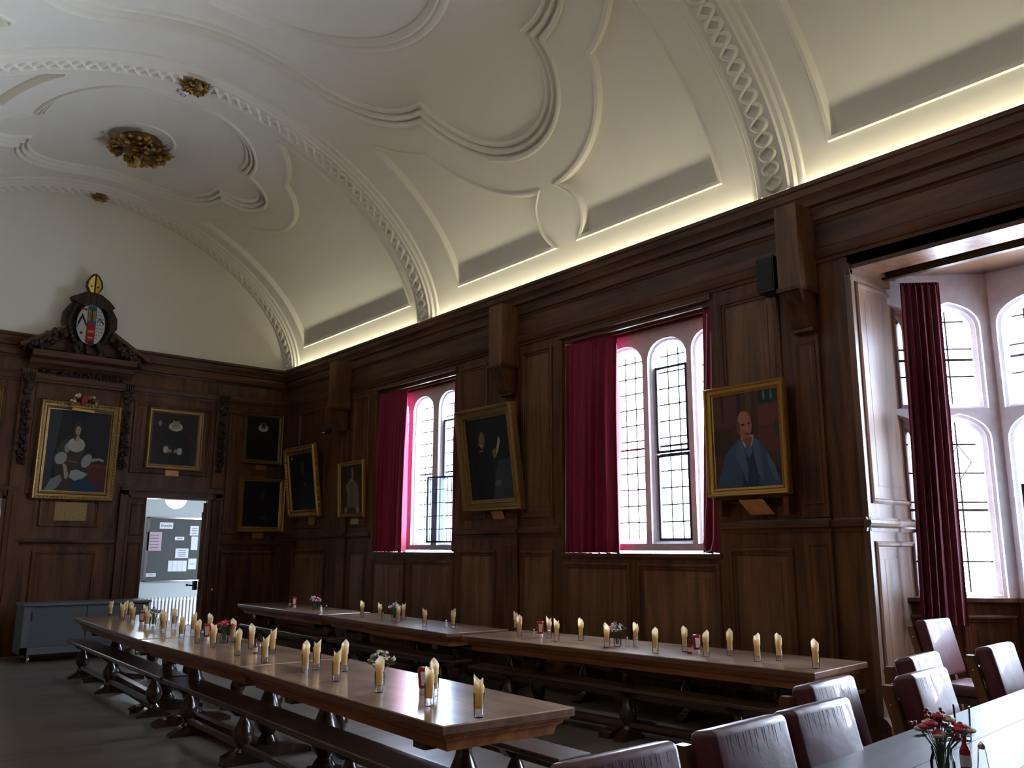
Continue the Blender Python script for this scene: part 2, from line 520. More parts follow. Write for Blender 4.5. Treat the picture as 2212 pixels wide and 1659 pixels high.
def build_ceiling():
    mb = MB()
    ys = [-2.6 + i * .6 for i in range(31)]
    rings = []
    for y in ys: rings.append([vault(min(y, 15.4), -5.02 + 10.04 * j / 150, FO) for j in range(151)])
    mb.loft(rings, PLAS)
    bays = []
    f2 = Foil(7.36, 2.15, .98, 1.98, 2.13, .98)
    f3 = Foil(7.36 - 5.9, 2.15, .98, 1.98, 2.13, .98)
    f1 = Foil(12.87, 1.45, .42, 1.52, 1.35, .95)
    for foil, y0, y1, kind in ((f1, 10.72, 15.22, 1), (f2, 4.56, 10.32, 2), (f3, -1.3, 4.16, 3)):
        loops = []
        for mir in (False, True):
            if kind == 1:
                loops.append(field_loop(foil, .70, 11.0, 14.6, 4.45, None, mir))
            else:
                dy = foil.yc - 7.36
                rn = (7.36 + dy, 4.16, .42)
                loops.append(field_loop(foil, .71, 9.62 + dy, 7.36 + dy, 4.45, rn, mir))
                loops.append(field_loop(foil, .71, 5.05 + dy, 7.36 + dy, 4.45, rn, mir))
        holes = [offset_poly(lp, .055) for lp in loops] + [foil.ring(.225 if kind != 1 else .19)]
        outer = dense([(y0, -4.97), (y1, -4.97), (y1, 4.97), (y0, 4.97)], .1)
        random.seed(3)
        grid = []
        ny = int((y1 - y0) / .3)
        for i in range(1, ny):
            for j in range(1, 124):
                grid.append((y0 + (y1 - y0) * i / ny + (.004 if j % 2 else -.004), -4.97 + 9.94 * j / 124))
        plate(outer, holes, cfr, SO, mb, PLAS, grid)
        for lp in loops: line_mould(mb, lp)
        foil_mould(mb, foil, 1.0 if kind != 1 else .84)
        # centre ring of the long bays
        if kind != 1:
            rr = []
            for d, h in [(-.10, 0), (-.08, .03), (-.03, .05), (.0, .03), (.02, .045), (.06, .05), (.09, .03), (.10, 0)]:
                rr.append([vault(foil.yc + .06 + (1.46 + d) * math.cos(2 * PI * i / 96), (1.46 + d) * math.sin(2 * PI * i / 96), FO + .002 - h) for i in range(96)])
            mb.loft(rr, PLAS, ci=True)
        else:
            rr = []
            for d, h in [(-.05, 0), (-.035, .02), (.0, .022), (.02, 0)]:
                rr.append([vault(foil.yc + (.47 + d) * math.cos(2 * PI * i / 48), (.47 + d) * math.sin(2 * PI * i / 48), FO + .002 - h) for i in range(48)])
            mb.loft(rr, PLAS, ci=True)
    # plain vault behind the camera
    mb.loft([[vault(y, -4.97 + 9.94 * j / 120, SO) for j in range(121)] for y in (-2.6, -1.6)], PLAS)
    struct(mb.build('ceiling', smooth=40))
    # roof slab so no sky leaks in
    mb = MB(); mb.box(-1.2, 8.0, -3.0, 16.2, 8.0, 8.2, PLAS)
    struct(mb.build('ceiling_roof_slab'))
    # ribs
    n = 110
    for k, (yc, half) in enumerate(((10.52, 1), (4.36, 1), (-1.45, 1), (15.20, 0))):
        mb = MB()
        pr = [(-.30, SO + .01), (-.285, .07), (-.255, .06), (-.23, .062), (-.205, .03), (-.165, .024), (-.15, .0), (-.135, .0), (-.13, .012), (.13, .012), (.135, .0), (.15, .0), (.165, .024), (.205, .03), (.23, .062), (.255, .06), (.285, .07), (.30, SO + .01)]
        if not half: pr = [(a, b) for a, b in pr if a <= .14] + [(.20, .012), (.20, SO)]
        rings = [[vault(yc + a, -4.82 + 9.64 * j / n, b) for a, b in pr] for j in range(n + 1)]
        mb.loft(rings, PLAS)
        # guilloche: two strands crossing, with a bead in each eye
        N_ = 680
        for ph in (0, PI):
            for part in (0,):
                r2 = []
                for j in range(N_ + 1):
                    s_ = -4.80 + 9.6 * j / N_
                    a = yc + .082 * math.sin(2 * PI * s_ / .30 + ph)
                    sl = .082 * 2 * PI / .30 * math.cos(2 * PI * s_ / .30 + ph)
                    L = math.hypot(1, sl)
                    lift = .006 * math.cos(2 * PI * s_ / .30 + ph)
                    r2.append([vault(a + e / L, s_ - e * sl / L, o - lift if o < .012 else o) for e, o in ((-.024, .012), (-.016, -.008), (0, -.018), (.016, -.008), (.024, .012))])
                mb.loft(r2, PLAS)
        struct(mb.build('trim_%d' % (k + 1), smooth=40))
build_ceiling()

def boss(name, y, s, r, drop, label, seed, size=1.0, n=120):
    random.seed(seed)
    mb = MB()
    c = Vector(vault(y, s, .0 if r < .3 else .10))
    up = Vector(vault(y, s, 1.0)) - Vector(vault(y, s, 0)); up.normalize()
    a = Vector((0, 1, 0)); b = a.cross(up).normalized()
    base = []
    for k, (rr, h) in enumerate([(r * .66, 0), (r * .68, -.03), (r * .55, -drop * .3), (r * .35, -drop * .5), (.02, -drop * .6)]):
        base.append([tuple(c + up * (.09 + h if h == 0 else h) + a * rr * math.cos(2 * PI * i / 14) + b * rr * math.sin(2 * PI * i / 14)) for i in range(14)])
    mb.loft(base, GILTD, ci=True, cap1=True)
    for i in range(n):
        an = random.random() * 2 * PI; q = math.sqrt(random.random())
        root = c + (a * math.cos(an) + b * math.sin(an)) * r * q * .68 - up * drop * (.62 - .5 * q)
        out = (a * math.cos(an) + b * math.sin(an)) * (.35 + q) - up * (1.0 - .75 * q) + Vector((random.uniform(-.2, .2), random.uniform(-.2, .2), random.uniform(-.2, .2)))
        out.normalize()
        L = r * random.uniform(.22, .42)
        side = out.cross(up).normalized() if abs(out.dot(up)) < .98 else a
        pts = []
        for t, wd, cu in ((0, .25, 0), (.35, .9, .05), (.7, .75, .02), (1.0, .12, -.12)):
            p = root + out * L * t - up * L * cu
            wv = side * L * .34 * wd
            pts.append([tuple(p - wv), tuple(p - up * L * .08), tuple(p + wv), tuple(p + up * L * .06)])
        mb.loft(pts, GILT if i % 3 else GILTD, ci=True, cap1=True)
        if i % 2 == 0: mb.ball(tuple(root + out * L * .7 - up * .01), L * .2, GILT, 6, 4)
    return tag(mb.build(name, smooth=40), label, 'ceiling boss')
boss('ceiling_boss', 13.0, .03, .50, .34, 'large gilded foliage boss hanging from the middle of the far ceiling bay', 1)
boss('ceiling_boss', 7.44, .0, .50, .36, 'gilded boss at the top edge of the photo inside the big ceiling ring', 2)
boss('ceiling_boss', 10.52, .02, .22, .16, 'small gilded boss on the crown of the twisted rib nearest the middle of the hall', 3, n=60)
boss('ceiling_boss', 15.18, .02, .17, .12, 'small gilded boss on the rib against the end wall, above the crest', 4, n=46)
mb = MB()
c = vault(10.98, .0, SO)
mb.lathe([(.0, -.05), (.05, -.05), (.06, -.03), (.06, .0)], WHITEG, 14, (c[0], c[1], c[2]))
for i in range(8):
    mb.ball((c[0] + .035 * math.cos(i * PI / 4), c[1] + .035 * math.sin(i * PI / 4), c[2] - .05), .008, BLACK, 6, 4)
tag(mb.build('smoke_detector'), 'small white smoke detector with dark vents beside the ceiling boss on the middle rib', 'smoke detector')

# ================================================================== FLOOR, WALLS
mb = MB(); mb.box(-1.0, 9.6, -3.0, 15.4, -.1, 0, FLOOR); struct(mb.build('floor'))
mb = MB(); mb.box(-.35, 8.7, -2.6, 3.05, 0, .15, FLOOR); mb.box(-.35, 7.2, -2.6, 3.08, .15, .17, BEN); mb.box(7.2, 8.7, -2.6, 3.7, 0.0, .17, BEN)
struct(mb.build('floor_dais'))
X0 = 7.12                      # face of the window wall
Y0 = 15.40                     # face of the end wall
WIN1 = (9.80, 12.03, 1.60, 4.21)
WIN2 = (5.28, 7.58, 1.60, 4.24)
BAY = (.10, 3.74, 0, 4.19)
rf = frame((X0, 0, 0), (0, 1, 0), (0, 0, 1), (-1, 0, 0))
mb = MB()
for y0, y1, z0, z1 in rects_minus(-2.6, 15.6, 0, 5.02, [WIN1, WIN2, BAY]):
    mb.box(X0, 7.52, y0, y1, z0, z1, OAK)
# upper panels
for u0, u1, v0, v1 in ((13.76, 14.86, 2.0, 4.18), (12.25, 12.78, 2.0, 4.2), (9.06, 9.68, 2.04, 4.2), (7.74, 8.33, 2.03, 4.2), (4.46, 5.17, 2.08, 4.17)):
    panel(mb, rf, u0, u1, v0, v1, OAK, OAKL if u0 < 9 else OAK)
for u0, u1, v0, v1 in ((13.6, 14.9, .30, 1.63), (12.24, 12.80, .30, 1.63), (11.05, 12.02, .30, 1.49), (9.80, 10.92, .30, 1.49), (8.86, 9.70, .30, 1.63),
                       (7.75, 8.36, .30, 1.63), (6.49, 7.57, .30, 1.50), (5.29, 6.38, .30, 1.50), (4.46, 5.17, .30, 1.66)):
    panel(mb, rf, u0, u1, v0, v1, OAK, OAKL)
# pilaster strips
for yc in (4.19, 8.52, 13.0):
    for v0, v1 in ((.17, 1.80), (1.93, 3.66)):
        mb.box(X0 - .04, X0, yc - .135, yc + .135, v0, v1, OAK)
        panel(mb, frame((X0 - .04, 0, 0), (0, 1, 0), (0, 0, 1), (-1, 0, 0)), yc - .10, yc + .10, v0 + .12, v1 - .10, OAK, OAK, .45)
# frieze fillets
mb.box(X0 - .012, X0, -2.6, Y0, 4.45, 4.70, OAKY)
struct(mb.build('wall_right'))

def run(mb, prof, y0, y1, mat=OAKY, x=X0):
    mb.prism([(d, z) for d, z in prof], lambda a, b, t: (x - a, t, b), y0, y1, mat)
ARCH = [(0, 4.30), (.018, 4.30), (.024, 4.33), (.04, 4.34), (.05, 4.37), (.055, 4.41), (.035, 4.42), (.03, 4.44), (0, 4.45)]
CORN = [(0, 4.68), (.02, 4.68), (.03, 4.71), (.05, 4.72), (.055, 4.80), (.035, 4.83), (.035, 4.85), (.07, 4.87), (.075, 4.94), (.09, 4.96), (.095, 5.03), (.12, 5.05), (.12, 5.09), (.108, 5.09), (.10, 4.97), (0, 4.95)]
mb = MB(); run(mb, CORN, -2.6, Y0); run(mb, ARCH, -2.6, Y0)
struct(mb.build('trim_5'))
RAIL = [(0, 1.80), (.015, 1.80), (.02, 1.83), (.045, 1.845), (.055, 1.87), (.05, 1.895), (.02, 1.90), (.015, 1.92), (0, 1.92)]
mb = MB()
for a, b in ((12.10, Y0), (7.62, 9.76), (3.70, 5.24)): run(mb, RAIL, a, b)
for yc in (4.19, 8.52, 13.0): run(mb, [(d + .035, z) for d, z in RAIL[1:-1]] + [(0, 1.92), (0, 1.80)], yc - .15, yc + .15)
struct(mb.build('trim_6'))
mb = MB()
for a, b in ((3.74, Y0),): run(mb, [(0, 0), (.04, 0), (.04, .14), (.03, .17), (.015, .19), (0, .19)], a, b)
struct(mb.build('baseboard_right'))

def bracket(y0, y1, label, zb=3.64):
    mb = MB()
    mb.box(6.80, 7.10, y0, y1, zb + .38, 4.84, OAKL)
    # shaped corbel under the post
    prof = [(6.80, zb + .38), (6.82, zb + .34), (6.90, zb + .16), (6.97, zb + .04), (6.99, zb + .03), (6.99, zb), (7.075, zb), (7.075, zb + .38)]
    mb.prism(prof, lambda a, b, t: (a, t, b), y0 + .02, y1 - .0, OAK)
    mb.box(6.785, 7.1, y0 - .012, y1 + .012, zb + .36, zb + .395, OAK)
    return tag(mb.build('corbel_post'), label, 'corbel')
bracket(4.03, 4.26, 'oak corbel post under the cornice beside the black loudspeaker')
bracket(8.38, 8.65, 'oak corbel post under the cornice above the portrait of the reading scholar')
bracket(12.88, 13.13, 'oak corbel post under the cornice left of the far window')

# window reveals and sills in oak
def reveal(name, wn, k):
    y0, y1, z0, z1 = wn
    mb = MB()
    mb.box(X0 - .03, 7.40, y0 - .02, y1 + .02, z0 - .045, z0, OAKY)
    mb.box(X0 - .004, 7.40, y1 - .012, y1, z0, z1, OAK)
    mb.box(X0 - .004, 7.40, y0, y0 + .012, z0, z1, OAK)
    mb.box(X0 - .004, 7.40, y0, y1, z1 - .012, z1, OAKY)
    # lintel mouldings seen from below
    for x, h in ((7.14, .055), (7.19, .03), (7.30, .05), (7.36, .075)):
        mb.box(x, x + .035, y0, y1, z1 - h, z1 - .01, OAKY)
    mb.box(X0 - .035, X0, y0 - .02, y1 + .02, z1, z1 + .05, OAKY)
    return struct(mb.build(name))
reveal('trim_7', WIN1, 1); reveal('trim_8', WIN2, 2)

# ------------------------------------------------------------------ stone windows
def light_loop(u0, u1, v0, v1, point=0.0):
    r = (u1 - u0) / 2; c = (u0 + u1) / 2; rise = r * .92
    pts = [(u0, v0), (u1, v0)]
    n = 14
    for i in range(n + 1):
        t = PI * i / n
        cx = math.copysign(abs(math.cos(t)) ** .85, math.cos(t))
        sz = math.sin(t) ** .8 if math.sin(t) > 0 else 0
        pt = point * (1 - abs(math.cos(t))) ** 2
        pts.append((c + r * cx, v1 - rise + (rise - point * 0) * sz * (1 - point) + rise * pt))
    return pts
def stone_window(idx, fr, w, v0, v1, lights, label=None, casements=(), open_c=None, point=0.0, lead=(.19, .16), frame_h=.10):
    mb = MB()
    outer = [(0, v0), (w, v0), (w, v1), (0, v1)]
    loops = [light_loop(*l, point) for l in lights]
    g1 = [offset_poly(l, .055) for l in loops]
    g2 = [offset_poly(l, .030) for l in loops]
    plate(outer, g1, fr, frame_h, mb, STONE)
    for a, b, c_ in zip(g1, g2, loops):
        mb.loft([[fr(p[0], p[1], frame_h) for p in a], [fr(p[0], p[1], frame_h - .035) for p in a], [fr(p[0], p[1], frame_h - .05) for p in b],
                 [fr(p[0], p[1], frame_h - .055) for p in b], [fr(p[0], p[1], frame_h - .09) for p in c_], [fr(p[0], p[1], -.07) for p in c_]], STONE, ci=True)
    plate(outer, loops, fr, -.07, mb, STONE)
    # outer edges
    mb.loft([[fr(p[0], p[1], frame_h) for p in outer], [fr(p[0], p[1], -.07) for p in outer]], STONE, ci=True)
    root = struct(mb.build('window_%d' % idx, smooth=30))
    gm = MB(); lm = MB()
    for l, lp in zip(lights, loops):
        u0, u1, a, b = l
        gm.add([fr(p[0], p[1], -.02) for p in offset_poly(lp, .004)], [tuple(range(len(lp)))], PANE)
        nv = max(2, round((u1 - u0) / lead[1])); nh = int((b - a) / lead[0])
        def bar(p, q, t=.0075):
            d = Vector((q[0] - p[0], q[1] - p[1])); d.normalize(); n = Vector((-d.y, d.x)) * t
            vs = []
            for h in (-.026, -.014):
                vs += [fr(p[0] - n.x, p[1] - n.y, h), fr(q[0] - n.x, q[1] - n.y, h), fr(q[0] + n.x, q[1] + n.y, h), fr(p[0] + n.x, p[1] + n.y, h)]
            lm.add(vs, [(0, 1, 2, 3), (4, 5, 6, 7), (0, 1, 5, 4), (1, 2, 6, 5), (2, 3, 7, 6), (3, 0, 4, 7)], LEAD)
        for i in range(1, nv):
            u = u0 + (u1 - u0) * i / nv
            bar((u, a), (u, b - abs(u - (u0 + u1) / 2) * .5 - .01))
        for j in range(1, nh + 1):
            v = a + j * lead[0]
            if v < b - .06:
                k = 0 if v < b - .22 else .05
                bar((u0 + k, v), (u1 - k, v))
        for v in (a + (b - a) * .47,): bar((u0, v), (u1, v), .012)
    gm.build('pane', root, smooth=0); lm.build('lead_bars', root, smooth=0)
    for (u0, u1, a, b) in casements:
        cm = MB()
        for p in ((u0, u0 + .028, a, b), (u1 - .028, u1, a, b), (u0, u1, a, a + .028), (u0, u1, b - .028, b)):
            vs = [fr(p[i], p[j], h) for h in (.0, .035) for i, j in ((0, 2), (1, 2), (1, 3), (0, 3))]
            cm.add(vs, [(0, 1, 2, 3), (4, 5, 6, 7), (0, 1, 5, 4), (1, 2, 6, 5), (2, 3, 7, 6), (3, 0, 4, 7)], IRON)
        cm.build('casement_frame', root, smooth=0)
    return root
def open_casement(root, hinge, end, z0, z1):
    """iron casement standing open into the room"""
    H, E_ = Vector(hinge), Vector(end)
    U = (E_ - H); wd = U.length; U.normalize(); N_ = Vector((-U.y, U.x))
    fr = frame((H.x, H.y, 0), (U.x, U.y, 0), (0, 0, 1), (N_.x, N_.y, 0))
    cm = MB()
    def bar(a0, a1, b0, b1, h0=-.01, h1=.014, mat=IRON):
        vs = [fr(i, j, h) for h in (h0, h1) for i, j in ((a0, b0), (a1, b0), (a1, b1), (a0, b1))]
        cm.add(vs, [(0, 1, 2, 3), (4, 5, 6, 7), (0, 1, 5, 4), (1, 2, 6, 5), (2, 3, 7, 6), (3, 0, 4, 7)], mat)
    bar(0, .025, z0, z1); bar(wd - .025, wd, z0, z1); bar(0, wd, z0, z0 + .025); bar(0, wd, z1 - .025, z1)
    for i in (1, 2): bar(wd * i / 3 - .004, wd * i / 3 + .004, z0, z1, -.004, .006, LEAD)
    n = max(2, round((z1 - z0) / .19))
    for i in range(1, n): bar(0, wd, z0 + (z1 - z0) * i / n - .004, z0 + (z1 - z0) * i / n + .004, -.004, .006, LEAD)
    cm.build('open_casement', root, smooth=0)
    gm = MB(); gm.add([fr(.02, z0 + .02, 0), fr(wd - .02, z0 + .02, 0), fr(wd - .02, z1 - .02, 0), fr(.02, z1 - .02, 0)], [(0, 1, 2, 3)], PANEB)
    gm.build('open_casement_pane', root, smooth=0)
fw = frame((7.50, WIN1[0], 0), (0, 1, 0), (0, 0, 1), (-1, 0, 0))
w1 = stone_window(1, fw, WIN1[1] - WIN1[0], WIN1[2] + .03, WIN1[3], [(.34, .79, 1.76, 3.97), (1.05, 1.50, 1.76, 3.97), (1.74, 2.16, 1.76, 3.97)], casements=[(.34, .79, 2.70, 3.60)])
open_casement(w1, (7.43, 10.16), (7.27, 10.72), 1.74, 2.72)
fw = frame((7.50, WIN2[0], 0), (0, 1, 0), (0, 0, 1), (-1, 0, 0))
w2 = stone_window(2, fw, WIN2[1] - WIN2[0], WIN2[2] + .03, WIN2[3], [(.06, .44, 1.76, 3.98), (.62, 1.08, 1.76, 3.98), (1.27, 1.74, 1.76, 3.98), (1.90, 2.24, 1.76, 3.98)], casements=[(.62, 1.08, 2.72, 3.72), (.62, 1.08, 1.74, 2.70)])

# ------------------------------------------------------------------ bay
A0 = Vector((7.92, 3.62)); A1 = Vector((8.47, 3.06)); AD = (A1 - A0).normalized(); AN = Vector((AD.y, -AD.x))
AS = A0 - AD * .42
LA = (A1 - AS).length
if AN.dot(Vector((-1, -1))) < 0: AN = -AN
fa = frame((AS.x - AN.x * .10, AS.y - AN.y * .10, 0), (AD.x, AD.y, 0), (0, 0, 1), (AN.x, AN.y, 0))
stone_window(3, fa, LA, 1.22, 4.25, [(.06, .44, 1.27, 2.84), (.61, 1.05, 1.27, 2.84), (.06, .44, 3.0, 3.92), (.61, 1.05, 3.0, 3.92)], point=.18, lead=(.27, .22))
fb = frame((8.55, 3.06, 0), (0, -1, 0), (0, 0, 1), (-1, 0, 0))
LB = 3.06 + .3
lts = []
for i in range(5):
    a = .10 + i * .64
    lts += [(a, a + .46, 1.27, 2.84), (a, a + .46, 3.0, 3.92)]
w4 = stone_window(4, fb, LB, 1.22, 4.25, lts, point=.18, lead=(.27, .16))
open_casement(w4, (8.44, 2.52), (8.30, 2.90), 1.36, 2.22)
# pendant diamond quarry in the leading
mb = MB()
ct = (.83, 2.45)
for a, b in (((0, .16), (.11, 0)), ((.11, 0), (0, -.16)), ((0, -.16), (-.11, 0)), ((-.11, 0), (0, .16))):
    mb.tube([fa(ct[0] + a[0], ct[1] + a[1], .0), fa(ct[0] + b[0], ct[1] + b[1], .0)], .006, LEAD, 4)
mb.build('lead_diamond', bpy.data.objects['window_3'], smooth=0)
mb = MB()
for fr_, L_ in ((fa, LA), (fb, LB)):
    def bx(u0, u1, v0, v1, h0, h1, mat=OAK):
        vs = [fr_(i, j, h) for h in (h0, h1) for i, j in ((u0, v0), (u1, v0), (u1, v1), (u0, v1))]
        mb.add(vs, [(0, 1, 2, 3), (4, 5, 6, 7), (0, 1, 5, 4), (1, 2, 6, 5), (2, 3, 7, 6), (3, 0, 4, 7)], mat)
    bx(0, L_, .0, 1.19, -.08, .12); bx(-.02, L_, 1.19, 1.225, -.07, .17, OAKX)
    n = 2 if L_ < 2 else 5
    for i in range(n): 
        panel(mb, lambda a, b, h, f=fr_: f(a, b, .12 + h), L_ * i / n + .06, L_ * (i + 1) / n - .06, .32, 1.08, OAK, OAK)
# bay ceiling: planks and mouldings
mb.box(X0, 9.0, -.6, 3.74, 4.25, 4.33, OAKS)
for x0_, x1_, d in ((7.12, 7.17, .06), (7.17, 7.20, .045), (7.70, 7.76, .07), (7.76, 7.80, .04), (7.215, 7.235, .02)):
    mb.box(x0_, x1_, -.6, 3.74, 4.25 - d, 4.25, OAKC)
for y_ in (3.66,): mb.box(7.2, 8.1, y_, 3.74, 4.20, 4.25, OAKX)
mb.box(X0 - .02, X0 + .05, .1, 3.74, 4.16, 4.20, OAKY)
struct(mb.build('wall_bay'))
# jamb of the bay
JW = 7.93
mb = MB()
mb.box(7.50, 8.10, 3.74, 4.05, 0, 4.33, OAK)
jf = frame((0, 3.74, 0), (1, 0, 0), (0, 0, 1), (0, -1, 0))
panel(mb, jf, 7.21, JW - .0, 2.04, 4.08, OAKG, OAKG, 1.15)
panel(mb, jf, 7.21, JW - .0, .33, 1.72, OAKG, OAKG, 1.15)
mb.box(7.12, JW, 3.728, 3.74, .17, 4.2, OAKG)
mb.prism([(d * 1.2, z) for d, z in RAIL], lambda a, b, t: (t, 3.728 - a, b), 7.06, JW + .03, OAKG)
mb.prism([(0, .0), (.10, .0), (.10, .22), (.07, .26), (.03, .29), (0, .29)], lambda a, b, t: (t, 3.74 - a, b), 7.08, JW, OAKX)
mb.box(7.095, 7.135, 3.70, 3.76, .17, 4.17, OAKG)
mb.box(7.08, 8.0, 3.70, 3.74, 4.12, 4.22, OAKX)
struct(mb.build('trim_9'))
# back of the bay outside closing pieces
mb = MB(); mb.box(7.5, 9.0, -1.2, .05, 0, 4.4, OAK); mb.box(7.12, 7.6, -2.6, .1, 0, 4.3, OAK); struct(mb.build('wall_bay_return'))

# ------------------------------------------------------------------ end wall
ef = frame((0, Y0, 0), (1, 0, 0), (0, 0, 1), (0, -1, 0))
DR = (4.33, 5.75, 0, 2.50)
DL = (1.20, 2.42, 0, 2.40)
mb = MB()
for x0, x1, z0, z1 in rects_minus(-.6, 7.3, 0, 5.0, [DR, DL]):
    mb.box(x0, x1, Y0, Y0 + .25, z0, z1, OAK)
P = lambda *a, f=None: panel(mb, ef, *a, OAK, f or OAK)
P(4.26, 5.62, 2.92, 4.17); P(5.96, 7.06, 1.90, 4.17); P(.9, 2.30, 2.75, 4.17); P(2.95, 3.86, 1.98, 2.50); P(2.92, 3.86, .32, 1.60)
P(5.96, 7.06, .30, 1.60); P(2.95, 3.80, 4.10, 4.26)
mb.box(2.72, 4.02, Y0 - .03, Y0, 2.5, 4.34, OAK)
# pilasters
for x in (2.60, 4.13, 5.81):
    mb.box(x - .11, x + .11, Y0 - .05, Y0, 2.72 if x > 4 else .2, 4.50, OAK)
struct(mb.build('wall_end'))
mb = MB(); mb.box(-.6, 7.4, Y0 - .02, Y0 + .25, 5.0, 8.0, PLAS); struct(mb.build('wall_end_lunette'))
mb = MB()
def runx(prof, x0, x1, y=Y0, mat=OAKX): mb.prism(prof, lambda a, b, t: (t, y - a, b), x0, x1, mat)
CE = [(d, z - .03 if z > 4.9 else z) for d, z in CORN[:-3]] + [(0, 5.06)]
runx(CE, -.3, 7.02); runx(ARCH, -.3, 7.1)
ER = [(d, z - .12) for d, z in RAIL]
runx(ER, 5.93, 7.1); runx(ER, 2.66, 4.12)
# centre break of the entablature, with shelf
runx([(d + .10, z) for d, z in ARCH] + [(0, 4.45), (0, 4.30)], 2.66, 4.06)
runx([(0, 4.50), (.06, 4.50), (.10, 4.56), (.20, 4.60), (.22, 4.66), (.32, 4.70), (.34, 4.76), (.34, 4.79), (0, 4.79)], 2.56, 4.16)
struct(mb.build('trim_10'))
mb = MB()
# door surrounds
def surround(x0, x1, zt, wd):
    for s in ((x0 - wd, x0), (x1, x1 + wd)):
        for i, (a, b, h) in enumerate(((0, 1, .03), (.0, .3, .06), (.75, 1, .045))):
            lo, hi = (s[0] + a * wd, s[0] + b * wd) if s[0] < x0 else (s[1] - b * wd, s[1] - a * wd)
            mb.box(lo, hi, Y0 - h, Y0, 0, zt + wd * b, OAK)
    for a, b, h in ((0, 1, .03), (.7, 1, .07), (.0, .25, .045)):
        mb.box(x0 - wd, x1 + wd, Y0 - h, Y0, zt + a * wd, zt + b * wd, OAKX)
surround(DR[0], DR[1], DR[3], .17); surround(DL[0], DL[1], DL[3], .20)
struct(mb.build('trim_11'))
# right doorway: fixed left leaf, open right leaf seen edge-on
mb = MB(); mb.box(4.33, 4.62, Y0 + .05, Y0 + .10, 0, 2.5, OAK)
d_ = frame((0, Y0 + .05, 0), (1, 0, 0), (0, 0, 1), (0, -1, 0))
panel(mb, d_, 4.37, 4.58, 1.85, 2.40, OAK, OAK, .6); panel(mb, d_, 4.37, 4.58, .2, 1.75, OAK, OAK, .6)
struct(mb.build('door_1'))
mb = MB(); mb.box(5.68, 5.75, Y0, Y0 + .12, 0, 2.5, OAK)
mb.xf = Matrix.Translation((5.64, Y0 + .12, 0)) @ Matrix.Rotation(-R(21), 4, 'Z')
mb.box(0, .045, 0, .82, 0, 2.46, OAKL)
panel(mb, frame((0, 0, 0), (0, 1, 0), (0, 0, 1), (-1, 0, 0)), .1, .72, 1.1, 2.3, OAKL, OAKL, .8)
mb.xf = Matrix()
dr = struct(mb.build('door_2'))
mb = MB(); mb.box(5.57, 5.63, Y0 + .12, Y0 + .20, .92, 1.08, BLACK); mb.tube([(5.58, Y0 + .16, 1.0), (5.51, Y0 + .16, 1.0), (5.47, Y0 + .16, 1.01)], .012, BLACK); mb.ball((5.46, Y0 + .16, 1.01), .022, BLACK)
mb.build('door_lock', dr)
mb = MB(); mb.ball((5.83, Y0 - .085, .93), .025, BRAS); mb.lathe([(.012, -.0), (.012, .03)], BRAS, 8, (5.83, Y0 - .07, .9)); mb.build('door_knob', dr)
# corridor behind
mb = MB()
mb.box(-1.0, 8.0, 18.4, 18.6, 0, 3.2, WALLP); struct(mb.build('wall_corridor'))
mb = MB(); mb.box(-1.0, 8.0, Y0 + .25, 18.4, 3.0, 3.2, WALLP); struct(mb.build('ceiling_corridor'))
mb = MB(); mb.box(-1.2, -1.0, Y0 + .2, 18.6, 0, 3.2, WALLP); struct(mb.build('wall_corridor_left'))
mb = MB(); mb.box(8.0, 8.2, Y0 + .2, 18.6, 0, 3.2, WALLP); struct(mb.build('wall_corridor_right'))
mb = MB(); mb.box(-1.0, 8.2, Y0, 18.6, -.1, 0, plain('corridor_floor_tiles', (.25, .24, .22), .5)); struct(mb.build('floor_corridor'))
# left and back walls (outside the picture, needed to close the hall)
mb = MB()
mb.box(-.9, -.50, -2.6, 15.6, 0, 5.02, OAK)
struct(mb.build('wall_left'))
mb = MB(); mb.prism([(d, z) for d, z in CORN], lambda a, b, t: (-.50 + a, t, b), -2.6, Y0, OAKY); struct(mb.build('trim_12'))
mb = MB(); mb.box(-.8, 7.5, -2.9, -2.6, 0, 5.0, OAK); mb.box(-.8, 7.5, -2.9, -2.6, 5.0, 8.0, PLAS); struct(mb.build('wall_back'))

